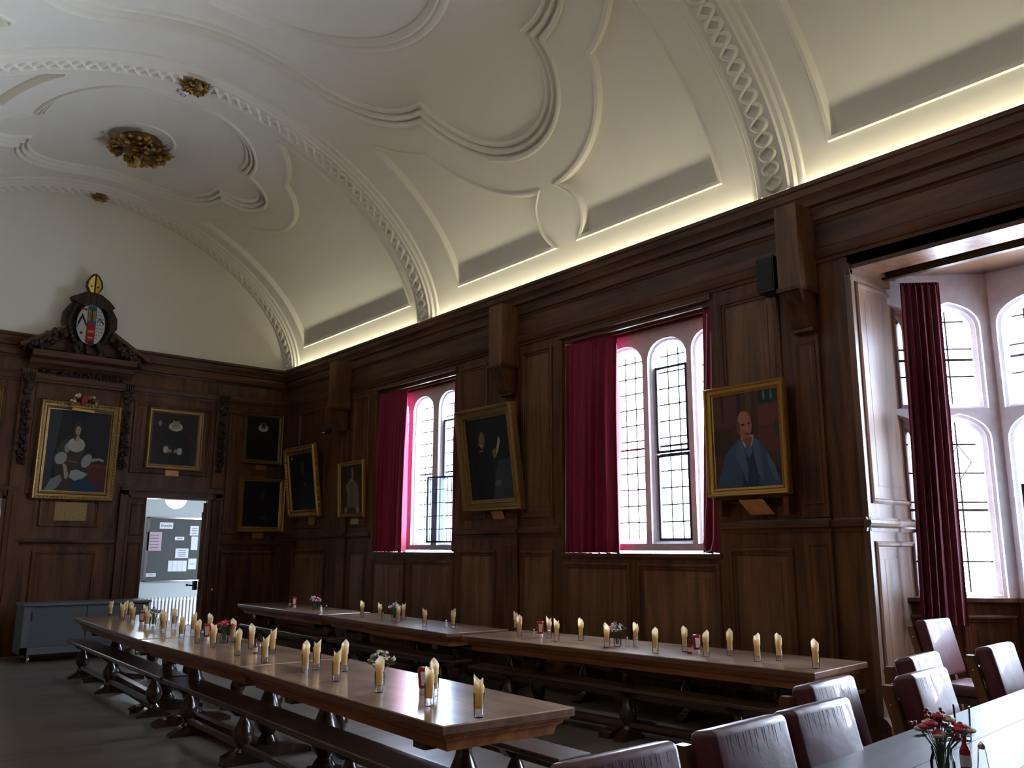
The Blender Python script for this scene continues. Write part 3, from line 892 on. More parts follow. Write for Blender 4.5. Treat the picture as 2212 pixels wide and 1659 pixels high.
# ================================================================== FURNITURE
ORD = ['first', 'second', 'third', 'fourth', 'fifth', 'sixth', 'seventh', 'eighth', 'ninth', 'tenth', 'eleventh', 'twelfth', 'thirteenth', 'fourteenth', 'fifteenth', 'sixteenth', 'seventeenth', 'eighteenth', 'nineteenth', 'twentieth']
BALUS = [(.070, 0), (.075, .02), (.060, .05), (.045, .075), (.050, .09), (.085, .16), (.098, .23), (.092, .30), (.060, .40), (.042, .46), (.040, .49), (.058, .505), (.060, .52), (.045, .535), (.062, .56), (.066, .60)]
def refectory_table(corner, yaw, W_, L_, label, pedestals, H_=.76, top=TOP, group='long refectory tables'):
    """corner: near left corner of the top, length runs along local +y"""
    t = empty('refectory_table', (corner[0], corner[1], 0), -R(yaw))
    tag(t, label, 'table', group)
    def ring(i, z): return [(i, i, z), (W_ - i, i, z), (W_ - i, L_ - i, z), (i, L_ - i, z)]
    mb = MB()
    mb.loft([ring(.006, H_), ring(0, H_ - .006)], top, ci=True, cap0=True)
    mb.loft([ring(0, H_ - .006), ring(0, H_ - .042), ring(.006, H_ - .047)], OAKE, ci=True, cap1=True)
    # board joints and end clamp
    mb.build('tabletop', t, 30)
    mb = MB()
    mb.loft([ring(.02, H_ - .047), ring(.022, H_ - .060), ring(.045, H_ - .068), ring(.05, H_ - .084), ring(.075, H_ - .10), ring(.08, H_ - .125), ring(.085, H_ - .145)], APR, ci=True, cap1=True)
    mb.build('apron', t, 20)
    for y in pedestals:
        mb = MB()
        k = (H_ - .145 - .10) / .60
        mb.lathe([(r * 1.12, .10 + z * k) for r, z in BALUS], LEGW, 18, (W_ / 2, y, 0))
        mb.box(W_ / 2 - .30, W_ / 2 + .30, y - .06, y + .06, H_ - .20, H_ - .145, LEGW)
        lg = mb.build('leg', t, 40)
        mb = MB()
        w2 = min(.36, W_ / 2 - .04)
        mb.prism([(-w2, 0), (w2, 0), (w2, .035), (w2 - .07, .065), (.12, .085), (.10, .105), (-.10, .105), (-.12, .085), (-w2 + .07, .065), (-w2, .035)],
                 lambda a, b, q: (W_ / 2 + a, q, b), y - .06, y + .06, LEGW)
        mb.build('foot', lg, 30)
    mb = MB()
    mb.box(W_ / 2 - .035, W_ / 2 + .035, pedestals[0] + .061, pedestals[-1] - .061, .03, .10, BEN)
    mb.build('stretcher', t, 0)
    return t
def bench(corner, yaw, W_, L_, label, legs, H_=.45, group='long oak benches'):
    t = empty('bench', (corner[0], corner[1], 0), -R(yaw))
    tag(t, label, 'bench', group)
    mb = MB()
    def ring(i, z): return [(i, i, z), (W_ - i, i, z), (W_ - i, L_ - i, z), (i, L_ - i, z)]
    mb.loft([ring(.006, H_), ring(0, H_ - .006), ring(0, H_ - .028), ring(.01, H_ - .038)], BEN, ci=True, cap0=True, cap1=True)
    mb.build('seat', t, 30)
    mb = MB(); mb.box(W_ / 2 - .02, W_ / 2 + .02, .12, L_ - .12, H_ - .10, H_ - .038, BEN); mb.build('rail', t, 0)
    for y in legs:
        mb = MB()
        k = (H_ - .038 - .08) / .60
        mb.lathe([(r * .82, .08 + z * k) for r, z in BALUS], LEGW, 14, (W_ / 2, y, 0))
        mb.prism([(-W_ / 2 + .01, H_ - .038), (W_ / 2 - .01, H_ - .038), (.07, H_ - .09), (-.07, H_ - .09)], lambda a, b, q: (W_ / 2 + a, q, b), y - .035, y + .035, LEGW)
        lg = mb.build('leg', t, 40)
        mb = MB()
        w2 = W_ / 2 + .03
        mb.prism([(-w2, 0), (w2, 0), (w2, .02), (.08, .065), (.06, .085), (-.06, .085), (-.08, .065), (-w2, .02)], lambda a, b, q: (W_ / 2 + a, q, b), y - .05, y + .05, LEGW)
        mb.build('foot', lg, 30)
    mb = MB(); mb.box(W_ / 2 - .02, W_ / 2 + .02, legs[0] + .03, legs[-1] - .03, .11, .15, BEN); mb.build('stretcher', t, 0)
    return t
T_ = 'refectory table'
refectory_table((2.608, 3.66), 1.95, .885, 2.74, 'near section of the central oak refectory table, end corner pointing at the camera', [.45, 2.20])
refectory_table((2.702, 6.425), 0.05, .86, 2.46, 'middle section of the central oak refectory table between its near and far sections', [.40, 2.10])
refectory_table((2.712, 8.965), 3.5, .86, 3.38, 'far section of the central oak refectory table, closest to the grey cabinet', [.45, 2.90])
refectory_table((5.81, 3.53), -5.5, .93, 3.83, 'nearest wall-side refectory table, ending beside the burgundy chairs', [.55, 2.05, 3.15])
refectory_table((5.436, 7.60), 3.2, .82, 3.10, 'middle wall-side refectory table under the far window', [.40, 2.65])
refectory_table((5.63, 10.86), 1.4, .80, 2.98, 'farthest wall-side refectory table in the dark corner below the leaning portraits', [.40, 2.50])
bench((2.66, 3.95), 1.6, .27, 4.45, 'oak bench along the left side of the near half of the central table', [1.0, 2.75, 4.05])
bench((2.79, 8.48), 2.0, .27, 4.25, 'oak bench along the left side of the far half of the central table', [.62, 2.40, 3.85])
bench((3.525, 3.80), .9, .26, 4.6, 'oak bench sticking out at the near right end of the central table', [.55, 2.9, 4.2])
bench((3.62, 8.55), 2.5, .26, 4.1, 'oak bench on the wall side of the far half of the central table', [.45, 2.1, 3.7])
bench((5.84, 3.95), -4.6, .26, 3.45, 'oak bench on the open side of the nearest wall-side table', [.35, 1.45, 2.95])
bench((5.66, 7.78), .5, .26, 2.95, 'oak bench on the open side of the middle wall-side table', [.4, 2.65])
bench((5.66, 10.92), 1.2, .26, 2.85, 'oak bench on the open side of the farthest wall-side table', [.6, 2.2])
bench((6.83, 3.80), -1.0, .24, 3.7, 'oak bench between the nearest wall-side table and the window panelling', [.3, 1.8, 3.2], .50)
bench((6.70, 7.8), 1.0, .26, 3.0, 'oak bench between the middle wall-side table and the window panelling', [.4, 2.5], .48)

# high table on the dais
def high_table():
    t = empty('high_table', (1.1, .55, .17), R(4.5))
    tag(t, 'pale reflecting high table on the dais at the bottom right corner', 'table')
    mb = MB(); W_, L_, H_ = 5.6, .98, .76
    for k in range(4):
        mb.box(0, W_, L_ * k / 4 + .0012, L_ * (k + 1) / 4 - .0012, H_ - .045, H_, HIGH)
    mb.build('tabletop', t, 0)
    mb = MB(); mb.box(.08, W_ - .08, .08, L_ - .08, H_ - .14, H_ - .045, OAKX); mb.build('apron', t, 0)
    for x in (.5, 2.0, 3.6, 5.1):
        for y in (.14, .38):
            mb = MB(); mb.lathe([(r * .8, z * (H_ - .14) / .60) for r, z in BALUS], LEGW, 14, (x, y, 0)); mb.build('leg', t, 40)
    return t
high_table()

# ------------------------------------------------------------------ burgundy chairs
def rbox(mb, c, size, r, mat, xf=Matrix(), seg=3):
    bm = bmesh.new()
    bmesh.ops.create_cube(bm, size=1)
    for v in bm.verts: v.co = Vector((v.co.x * size[0], v.co.y * size[1], v.co.z * size[2]))
    bmesh.ops.bevel(bm, geom=list(bm.edges) + list(bm.verts), offset=r, segments=seg, profile=.5, affect='EDGES', clamp_overlap=True)
    bm.verts.index_update()
    vs = [tuple(xf @ (v.co + Vector(c))) for v in bm.verts]
    fs = [tuple(v.index for v in f.verts) for f in bm.faces]
    bm.free()
    mb.add(vs, fs, mat)
def make_chair():
    t = empty('dining_chair')
    lean = R(13)
    xf = Matrix.Translation((0, .20, .425)) @ Matrix.Rotation(-lean, 4, 'X')
    mb = MB()
    rbox(mb, (0, -.005, .300), (.43, .095, .43), .026, LEAT, xf, 4)
    # soft creases pulled over the top edge
    for i in range(15):
        x = -.15 + .021 * i + .006 * math.sin(i * 3.7)
        L_ = .045 + .022 * math.sin(i * 2.1)
        mb.tube([tuple(xf @ Vector(p)) for p in ((x, -.046, .505), (x + .003, -.0518, .488), (x + .002, -.0518, .488 - L_), (x, -.050, .475 - L_))], .0015, LEAT, 5, [.3, 1, .7, .1])
    mb.build('backrest', t, 50)
    mb = MB(); rbox(mb, (0, -.03, .435), (.47, .46, .09), .032, LEAT, Matrix(), 4); mb.build('seat', t, 50)
    mb = MB(); mb.box(-.235, .235, -.235, .19, .345, .395, LEGW); mb.build('seat_frame', t, 0)
    for s in (-1, 1):
        mb = MB()
        x = s * .205
        pr = [(.21, 0), (.255, 0), (.285, .42), (.40, .86), (.39, .88), (.355, .88), (.24, .42)]
        mb.prism(pr, lambda a, b, q: (q, a, b), x - .02, x + .02, OAKL)
        for z in (.80, .52): mb.ball((x + s * .02, .285 + (z - .52) * .27, z), .006, CHROM, 6, 4)
        mb.build('leg', t, 30)
        mb = MB(); mb.box(x - .02, x + .02, -.235, -.195, 0, .35, LEGW); mb.build('leg', t, 0)
    mb = MB(); mb.box(-.19, .19, .33, .36, .76, .82, OAKL); mb.build('back_rail', t, 0); mb = MB(); mb.box(-.19, .19, .27, .29, .50, .56, OAKL); mb.build('back_rail', t, 0)
    return t
chair0 = make_chair()
# back top edge centre, world angle, label
CH = [((1.751, 1.63), 0, 'burgundy leather dining chair cut off at the bottom edge, nearest the camera'),
      ((2.347, 1.66), 3, 'second burgundy leather dining chair from the near end of the high table row'),
      ((2.825, 1.696), 4, 'burgundy leather dining chair third along the row, overlapping the second one'),
      ((3.368, 1.969), 6, 'burgundy leather dining chair in front of the end of the wall-side table'),
      ((3.975, 1.847), 5, 'burgundy leather dining chair in front of another chair, below the bay curtain'),
      ((4.583, 2.147), 6, 'burgundy leather dining chair mostly hidden behind the chair nearest the bay pillar'),
      ((7.07, 3.19), -2, 'burgundy leather dining chair standing back in the bay with its seat showing'),
      ((5.43, 2.096), 4, 'burgundy leather dining chair at the right edge of the photo')]
for i, ((x, y), a, lb) in enumerate(CH):
    o = chair0 if i == 0 else copy_tree(chair0)
    ang = R(a)
    # back top edge sits at local (0, .30)
    lx, ly = 0, .27
    o.location = (x - (lx * math.cos(ang) - ly * math.sin(ang)), y - (lx * math.sin(ang) + ly * math.cos(ang)), .17)
    o.rotation_euler = (0, 0, ang)
    tag(o, lb, 'chair', 'burgundy leather chairs on the dais')

# ------------------------------------------------------------------ tableware
def make_tumbler():
    mb = MB()
    mb.lathe([(.0, 0), (.024, 0), (.0255, .004), (.030, .125), (.0285, .1255), (.0245, .018), (.0, .014)], GLASS, 20, cap=False)
    return mb.build('tumbler', smooth=50)
def make_napkin(v):
    random.seed(40 + v)
    mb = MB(); n = 22; rings = []
    # rolled sheet, top cut on the slant with a raised point
    for turn, (r0, hmin, hmax, a0) in enumerate(((.0250, .150, .222, 0.0), (.0200, .145, .205, 2.2 + .5 * v))):
        lo, hi = [], []
        mid = []
        for i in range(n + 1):
            t = 2 * PI * i / n
            dd_ = abs((t - a0 + PI) % (2 * PI) - PI) / PI
            h = hmin + (hmax - hmin) * (1 - dd_) ** 1.15
            r = r0 - .0012 * i / n
            lo.append((r * .92 * math.cos(t), r * .92 * math.sin(t), .045))
            mid.append((r * 1.06 * math.cos(t), r * 1.06 * math.sin(t), .125))
            hi.append((r * 1.16 * math.cos(t), r * 1.16 * math.sin(t), h))
        mb.loft([lo, mid, hi], NAPK)
    mb.add([(.0225 * math.cos(i * PI / 6) * .9, .0225 * math.sin(i * PI / 6) * .9, .046) for i in range(12)], [tuple(range(12))], NAPK)
    # folded flap
    mb.add([(.0245, -.004, .125), (.0245, .012, .125), (.012, .0225, .195), (.021, .014, .175)], [(0, 1, 2, 3)], NAPK)
    return mb.build('napkin', smooth=60)
tumbler0 = make_tumbler()
naps = [make_napkin(v) for v in range(3)]
first = {'t': True, 0: True, 1: True, 2: True}
def place(o0, key, loc, rz):
    if first[key]: first[key] = False; o = o0
    else: o = o0.copy(); col.objects.link(o)
    o.location = loc; o.rotation_euler = (0, 0, rz)
    return o
G1 = [(3.281, 12.088), (3.25, 11.452), (3.389, 11.812), (3.40, 11.614), (3.211, 10.88), (3.154, 10.15), (3.343, 10.863), (3.11, 9.455), (3.232, 9.875), (3.408, 10.028), (3.072, 8.79), (3.33, 9.196), (3.04, 8.27), (3.426, 8.995), (3.012, 7.798), (3.338, 8.164), (2.958, 7.11), (3.235, 7.484), (2.932, 6.514), (3.221, 7.015), (2.945, 5.85), (3.063, 5.91), (2.91, 5.325), (3.187, 5.719), (2.894, 4.747), (2.866, 4.159), (3.081, 4.424), (2.886, 3.728)]
GA = [(6.159, 7.31), (5.843, 6.881), (5.989, 6.589), (5.836, 6.311), (6.054, 6.196), (5.813, 5.613), (6.11, 5.527), (5.833, 5.054), (6.144, 4.985), (5.967, 4.618), (6.206, 4.552), (6.045, 4.172), (6.221, 4.089), (6.047, 3.66)]
GB = [(5.848, 10.076), (5.821, 9.59), (5.78, 9.089), (6.06, 9.409), (5.724, 8.435), (5.852, 8.05)]
k = 0
for pts, what, split in ((G1, 'central table', 3.14), (GA, 'nearest wall-side table', 5.99), (GB, 'middle wall-side table', 99)):
    rows = {}
    for p in pts:
        rows.setdefault('left' if p[0] < split else 'right', []).append(p)
    for side, ps in rows.items():
        ps.sort(key=lambda p: p[1])
        for i, p in enumerate(ps):
            sd = '' if len(rows) == 1 else side + ' row of '
            pos = ('nearest one' if i == 0 else ORD[i] + ' from near end') + ', ' + sd + what
            k += 1
            random.seed(k)
            tag(place(tumbler0, 't', (p[0], p[1], .7602), k), 'clear tumbler, %s' % pos, 'glass', 'tumblers set out on the %s' % what)
            v = k % 3
            tag(place(naps[v], v, (p[0], p[1], .7602), random.uniform(0, 6.28)), 'yellow rolled napkin, %s' % pos, 'napkin', 'rolled napkins on the %s' % what)
tag(place(tumbler0, 't', (3.46, 1.50, .9302), 0), 'clear tumbler behind the flowers on the pale high table', 'glass')

def vase(loc, label, seed, cols, s=1.0, n=26):
    t = empty('flower_vase', loc)
    tag(t, label, 'vase')
    mb = MB()
    mb.lathe([(0, 0), (.030, 0), (.034, .01), (.036, .06), (.028, .085), (.030, .10), (.028, .10), (.0255, .085), (.033, .06), (.031, .012), (0, .008)], GLASS, 16, cap=False)
    mb.build('vase_body', t, 50)
    random.seed(seed)
    b = empty('posy', (loc[0], loc[1], loc[2]))
    b.rotation_euler = (0, 0, 0)
    fo = MB()
    heads = []
    for i in range(n):
        a = random.random() * 2 * PI; q = math.sqrt(random.random())
        p = (s * .085 * q * math.cos(a), s * .085 * q * math.sin(a), .12 + s * .085 * (1 - q * .7) + random.uniform(-.012, .02))
        base = (.012 * math.cos(a), .012 * math.sin(a), .02)
        fo.tube([base, (p[0] * .35, p[1] * .35, .10), (p[0], p[1], p[2])], .0018, LEAF, 4)
        heads.append(p)
        # leaf
        an = random.random() * 2 * PI; L_ = random.uniform(.03, .06) * s
        d = Vector((math.cos(an), math.sin(an), random.uniform(-.2, .6))).normalized()
        r0 = Vector(p) * .75 + Vector((0, 0, .02)); sd = d.cross(Vector((0, 0, 1))).normalized() * L_ * .28
        fo.add([tuple(r0), tuple(r0 + d * L_ * .5 + sd), tuple(r0 + d * L_), tuple(r0 + d * L_ * .5 - sd), tuple(r0 + d * L_ * .5 - Vector((0, 0, .006)))],
               [(0, 1, 4), (1, 2, 4), (2, 3, 4), (3, 0, 4)], LEAF if i % 2 else LEAF2)
    fo.build('foliage', b, 50)
    per = {}
    for i, p in enumerate(heads):
        m = cols[i % len(cols)]
        mb = MB()
        if m in (PINK, CREAMF):
            for j in range(6):
                aa = j * PI / 3
                mb.ball((.009 * math.cos(aa) * s, .009 * math.sin(aa) * s, .002), .011 * s, m, 6, 4, (1, 1, .7))
            mb.ball((0, 0, .006), .009 * s, m, 6, 4)
        elif m is REDB:
            for j in range(3): mb.ball((random.uniform(-.01, .01), random.uniform(-.01, .01), random.uniform(-.01, .01)), .006 * s, m, 6, 4)
        else:
            for j in range(5): mb.ball((random.uniform(-.016, .016), random.uniform(-.016, .016), random.uniform(-.012, .012)), .0065 * s, m, 6, 4)
        o = mb.build('blossom', b, 50, p)
    return t, b
VS = [((3.30, 10.413), 'small glass vase at the far end of the central table', 'mixed posy with dark sprigs at the far end of the central table', [REDB, LEAF2, WHITF]),
      ((3.238, 8.116), 'small glass vase in the middle of the central table', 'posy of pink flowers in the middle of the central table', [PINK, REDB, PINK]),
      ((3.051, 4.999), 'glass flower vase near the camera end of the central table', 'red and cream posy near the camera end of the central table', [CREAMF, REDB, WHITF, CREAMF]),
      ((5.974, 5.632), 'glass flower vase on the nearest wall-side table', 'white and pink posy with bright green leaf on the nearest wall-side table', [WHITF, WHITF, PINK, LEAF]),
      ((5.968, 9.479), 'glass flower vase on the middle wall-side table', 'posy of small white flowers on the middle wall-side table', [WHITF, WHITF, REDB]),
      ((5.978, 11.654), 'glass flower vase on the farthest wall-side table', 'posy of white and pink flowers on the farthest wall-side table', [WHITF, WHITF, PINK])]
for i, ((x, y), l1, l2, cs) in enumerate(VS):
    t, b = vase((x, y, .7602), l1, 60 + i, cs)
    tag(b, l2, 'flowers')
t, b = vase((2.80, 1.285, .9302), 'glass flower vase on the high table at the bottom edge', 77, [REDB, PINK, REDB, CREAMF], 1.0, 30)
tag(b, 'posy of red roses and berries on the pale high table', 'flowers')

def ketchup(loc, rz, label):
    t = empty('ketchup_bottle', loc, rz); tag(t, label, 'sauce bottle', 'upside-down ketchup bottles')
    mb = MB()
    rings = []
    for hw, hd, z in ((.026, .018, .035), (.030, .021, .05), (.034, .024, .10), (.037, .025, .14), (.036, .024, .155), (.030, .018, .160)):
        rings.append([(hw * math.copysign(abs(math.cos(2 * PI * i / 16)) ** .7, math.cos(2 * PI * i / 16)), hd * math.copysign(abs(math.sin(2 * PI * i / 16)) ** .7, math.sin(2 * PI * i / 16)), z) for i in range(16)])
    mb.loft(rings, KET, ci=True, cap0=True, cap1=True)
    mb.build('bottle', t, 50)
    mb = MB(); mb.lathe([(.024, 0), (.026, .004), (.026, .03), (.022, .036)], LABEL, 16); mb.build('cap', t, 40)
    mb = MB()
    for sg in (-1, 1):
        pr = [(-.014, .055), (.014, .055), (.022, .135), (-.022, .135)]
        mb.prism(pr, lambda a, b, q: (a, q, b), sg * .0235, sg * .0265, LABEL)
    mb.build('label', t, 0)
KB = [(3.238, 10.617), (3.185, 8.423), (3.068, 4.52), (5.949, 6.679), (6.077, 4.799), (5.996, 12.372)]
KL = ['at the far end of the central table', 'beside the pink flowers on the central table', 'near the camera end of the central table', 'at the far end of the nearest wall-side table', 'in the middle of the nearest wall-side table', 'on the farthest wall-side table']
for i, (x, y) in enumerate(KB): ketchup((x, y, .7602), -.6 if x > 5 else -.45, 'red ketchup bottle standing on its cap ' + KL[i])
def sauce(loc, label):
    t = empty('pepper_sauce_bottle', loc); tag(t, label, 'sauce bottle', 'small hot sauce bottles')
    mb = MB(); mb.lathe([(.0, 0), (.015, .0), (.017, .004), (.017, .06), (.012, .072), (.007, .082), (.007, .095)], KET, 14); mb.build('bottle', t, 50)
    mb = MB(); mb.lathe([(.0085, .095), (.009, .115), (.006, .118)], REDB, 10); mb.build('cap', t, 40)
    mb = MB(); mb.lathe([(.0175, .015), (.0175, .05)], LABEL, 14, cap=False); mb.build('label', t, 0)
sauce((3.122, 7.135, .7602), 'small hot sauce bottle on the central table')
sauce((6.06, 4.865, .7602), 'small hot sauce bottle beside ketchup on the nearest wall-side table')
sauce((6.10, 12.75, .7602), 'small hot sauce bottle on the farthest wall-side table')
sauce((2.995, 1.30, .9302), 'small sauce bottle beside the posy on the high table')
def shaker(loc, label, name):
    t = empty(name, loc); tag(t, label, 'shaker', 'salt and pepper shakers')
    mb = MB(); mb.lathe([(0, 0), (.017, 0), (.018, .004), (.012, .06), (.011, .065)], GLASS if name[0] == 's' else WHITF, 12); mb.build('body', t, 50)
    mb = MB(); mb.lathe([(.0115, .065), (.011, .075), (.005, .086), (0, .088)], CHROM, 12); mb.build('cap', t, 50)
SP = [((3.334, 10.30), 'beside the flowers at the far end of the central table', 0), ((3.119, 7.04), 'beside the hot sauce on the central table', 0), ((3.04, 6.02), 'between two tumblers near the middle of the central table', 1), ((3.154, 8.47), 'left of the ketchup on the central table', 0),
      ((5.885, 6.70), 'left of the far ketchup on the nearest wall-side table', 1), ((5.924, 6.52), 'right of the far ketchup on the nearest wall-side table', 0), ((6.02, 5.55), 'close to the vase on the nearest wall-side table', 0), ((6.06, 5.47), 'right of its glass twin on the nearest wall-side table', 1),
      ((5.90, 9.64), 'left of the vase on the middle wall-side table', 0), ((5.86, 8.20), 'at the near end of the middle wall-side table', 1), ((5.967, 11.45), 'left one of the pair on the farthest wall-side table', 1), ((5.99, 11.33), 'right one of the pair on the farthest wall-side table', 0)]
for (x, y), l, kd in SP: shaker((x, y, .7602), ('white pepper shaker ' if kd else 'glass salt shaker ') + l, 'pepper_shaker' if kd else 'salt_shaker')
shaker((3.05, 1.27, .9302), 'glass salt shaker at the bottom edge on the high table', 'salt_shaker')

# ------------------------------------------------------------------ curtains
def curtain(name, top, bot, z1, z0, mat, label, pleats, amp, nrm, seed, group='crimson window curtains', tight=1.0, heading=True):
    """top / bot: (start, end) points in plan of the heading and of the hem; nrm: plan direction of the folds"""
    random.seed(seed)
    t = empty(name, (0, 0, 0)); tag(t, label, 'curtain', group)
    mb = MB(); n = pleats * 12; rings = []
    ph = [random.uniform(-.5, .5) for _ in range(pleats + 2)]
    NZ = 26
    for j in range(NZ + 1):
        f = j / NZ; z = z1 + (z0 - z1) * f
        row = []
        for i in range(n + 1):
            u = i / n
            a = Vector(top[0]).lerp(Vector(top[1]), u); b = Vector(bot[0]).lerp(Vector(bot[1]), u)
            ff = f ** 1.3
            p = a.lerp(b, ff)
            w_ = 2 * PI * pleats * (u ** tight) + ph[int(u * pleats)] * .5 * math.sin(f * 3)
            am = amp * (.35 + .65 * min(1, f * 3)) * (.65 + .35 * math.sin(5 * u + 2 * f + seed))
            d = am * math.sin(w_) + am * .3 * math.sin(2.3 * w_ + 1.5 * f)
            row.append((p.x + nrm[0] * d, p.y + nrm[1] * d, z + (.006 * math.sin(w_) if j == NZ else 0)))
        rings.append(row)
    mb.loft(rings, mat)
    # thickness
    back = [[(x + nrm[0] * .006, y + nrm[1] * .006, z) for x, y, z in r] for r in rings]
    mb.loft(back, mat)
    mb.build('fabric', t, 60)
    if heading:
        mb = MB(); rr = []
        for z in (z1 - .08, z1 - .05, z1, z1 + .03):
            row = []
            for i in range(pleats * 8 + 1):
                u = i / (pleats * 8); a = Vector(top[0]).lerp(Vector(top[1]), u)
                d = .011 * math.sin(2 * PI * pleats * 2 * u)
                row.append((a.x + nrm[0] * d - nrm[0] * .004, a.y + nrm[1] * d, z))
            rr.append(row)
        mb.loft(rr, mat); mb.build('heading', t, 60)
    return t
curtain('curtain', ((7.18, 12.015), (7.25, 11.31)), ((7.16, 12.02), (7.24, 11.33)), 4.12, 1.605, VELV, 'crimson curtain pulled to the left of the far window', 7, .065, (-1, 0), 1)
curtain('curtain', ((7.24, 9.99), (7.24, 9.83)), ((7.24, 10.02), (7.24, 9.83)), 4.12, 1.605, VELV, 'narrow strip of crimson curtain at the right of the far window', 2, .04, (-1, 0), 2)
curtain('curtain', ((7.19, 7.565), (7.26, 6.76)), ((7.17, 7.565), (7.25, 6.77)), 4.14, 1.605, VELV, 'wide crimson curtain pulled to the left of the middle window', 7, .065, (-1, 0), 3, tight=.7)
STRIP = curtain('curtain', ((7.20, 5.44), (7.20, 5.31)), ((7.20, 5.55), (7.20, 5.31)), 4.18, 1.605, VELV, 'narrow strip of crimson curtain beside the portrait of the man in blue', 2, .035, (-1, 0), 4)
curtain('curtain', ((7.752, 3.563), (8.00, 3.31)), ((7.70, 3.616), (7.985, 3.33)), 4.10, .99, VELD, 'long dark wine curtain hanging in the bay', 6, .035, (-.7, -.71), 5)
mb = MB()
mb.tube([(7.13, 5.285, 4.1), (7.08, 5.285, 3.2), (7.06, 5.29, 2.3), (7.05, 5.31, 1.75), (7.05, 5.35, 1.63), (7.05, 5.41, 1.62), (7.05, 5.44, 1.68), (7.05, 5.38, 2.1), (7.06, 5.34, 3.2), (7.12, 5.33, 4.1)], .004, LABEL, 5)
mb.build('pull_cord', STRIP)

# ------------------------------------------------------------------ paintings
PC = {}
def paint(c):
    key = 'paint_%02x%02x%02x' % tuple(int(255 * v) for v in c)
    return plain(key, [v * .95 for v in c], .5, noise=.12, nscale=12, spec=.3)
def ell(cx, cy, rx, ry, rot=0, n=26, a0=0, a1=2 * PI):
    o = []
    for i in range(n):
        t = a0 + (a1 - a0) * i / (n if a1 - a0 > 6.2 else n - 1)
        x, y = rx * math.cos(t), ry * math.sin(t)
        o.append((cx + x * math.cos(rot) - y * math.sin(rot), cy + x * math.sin(rot) + y * math.cos(rot)))
    return o
def painting(xf, W_, H_, fw_, label, patches, bg_, fmat=GILT, depth=.06, ornate=0, seed=0):
    """local frame: x right, z up, picture faces -y; origin at the bottom centre of the back"""
    t = empty('painting'); tag(t, label, 'painting')
    t.matrix_world = xf
    def ring(i, d): return [(-W_ / 2 + i, -d, i), (W_ / 2 - i, -d, i), (W_ / 2 - i, -d, H_ - i), (-W_ / 2 + i, -d, H_ - i)]
    mb = MB()
    mb.loft([ring(0, 0), ring(0, depth * .75), ring(fw_ * .12, depth), ring(fw_ * .25, depth * .92), ring(fw_ * .35, depth * .62), ring(fw_ * .62, depth * .55), ring(fw_ * .72, depth * .72), ring(fw_ * .82, depth * .66), ring(fw_ * .88, depth * .42), ring(fw_, depth * .36)], fmat, ci=True)
    mb.add(ring(0, 0), [(0, 1, 2, 3)], OAK)
    if ornate:
        random.seed(seed)
        per = []
        st = ornate
        for (x0, z0, x1, z1) in ((-W_ / 2, 0, W_ / 2, 0), (-W_ / 2, H_, W_ / 2, H_), (-W_ / 2, 0, -W_ / 2, H_), (W_ / 2, 0, W_ / 2, H_)):
            L_ = math.hypot(x1 - x0, z1 - z0); n = int(L_ / st)
            for i in range(n + 1):
                f = i / n; x, z = x0 + (x1 - x0) * f, z0 + (z1 - z0) * f
                cx = max(-W_ / 2 + fw_ * .45, min(W_ / 2 - fw_ * .45, x)); cz = max(fw_ * .45, min(H_ - fw_ * .45, z))
                mb.ball((x * .3 + cx * .7, -depth * .8, z * .3 + cz * .7), st * random.uniform(.3, .5), fmat, 6, 4, (1, .5, 1))
                if i % 2 == 0: mb.ball((x, -depth * .5, z), st * .35, fmat, 6, 4, (1, .6, 1))
    mb.build('frame', t, 30)
    mb = MB()
    w2, h2 = W_ - 2 * fw_, H_ - 2 * fw_
    def pt(u, v, k): return ((u - .5) * w2, -depth * .36 - .0004 * k + .002, fw_ + v * h2)
    mb.add([pt(0, 0, 0), pt(1, 0, 0), pt(1, 1, 0), pt(0, 1, 0)], [(0, 1, 2, 3)], paint(bg_))
    for k, (poly, c) in enumerate(patches):
        poly = [(min(1, max(0, a)), min(1, max(0, b))) for a, b in poly]
        mb.add([pt(a, b, k + 1) for a, b in poly], [tuple(range(len(poly)))], paint(c))
    mb.build('canvas', t, smooth=0)
    return t
def on_end(x, z): return Matrix.Translation((x, Y0 - .012, z))
def on_wall(y0, y1, z, out, tilt=0):
    # faces -x, local +x -> world -y
    m = Matrix(((0, 1, 0), (-1, 0, 0), (0, 0, 1))).to_4x4()
    return Matrix.Translation((X0 - out, (y0 + y1) / 2, z)) @ m @ Matrix.Rotation(tilt, 4, 'X')
SK = (.42, .25, .17); SK2 = (.20, .12, .08)
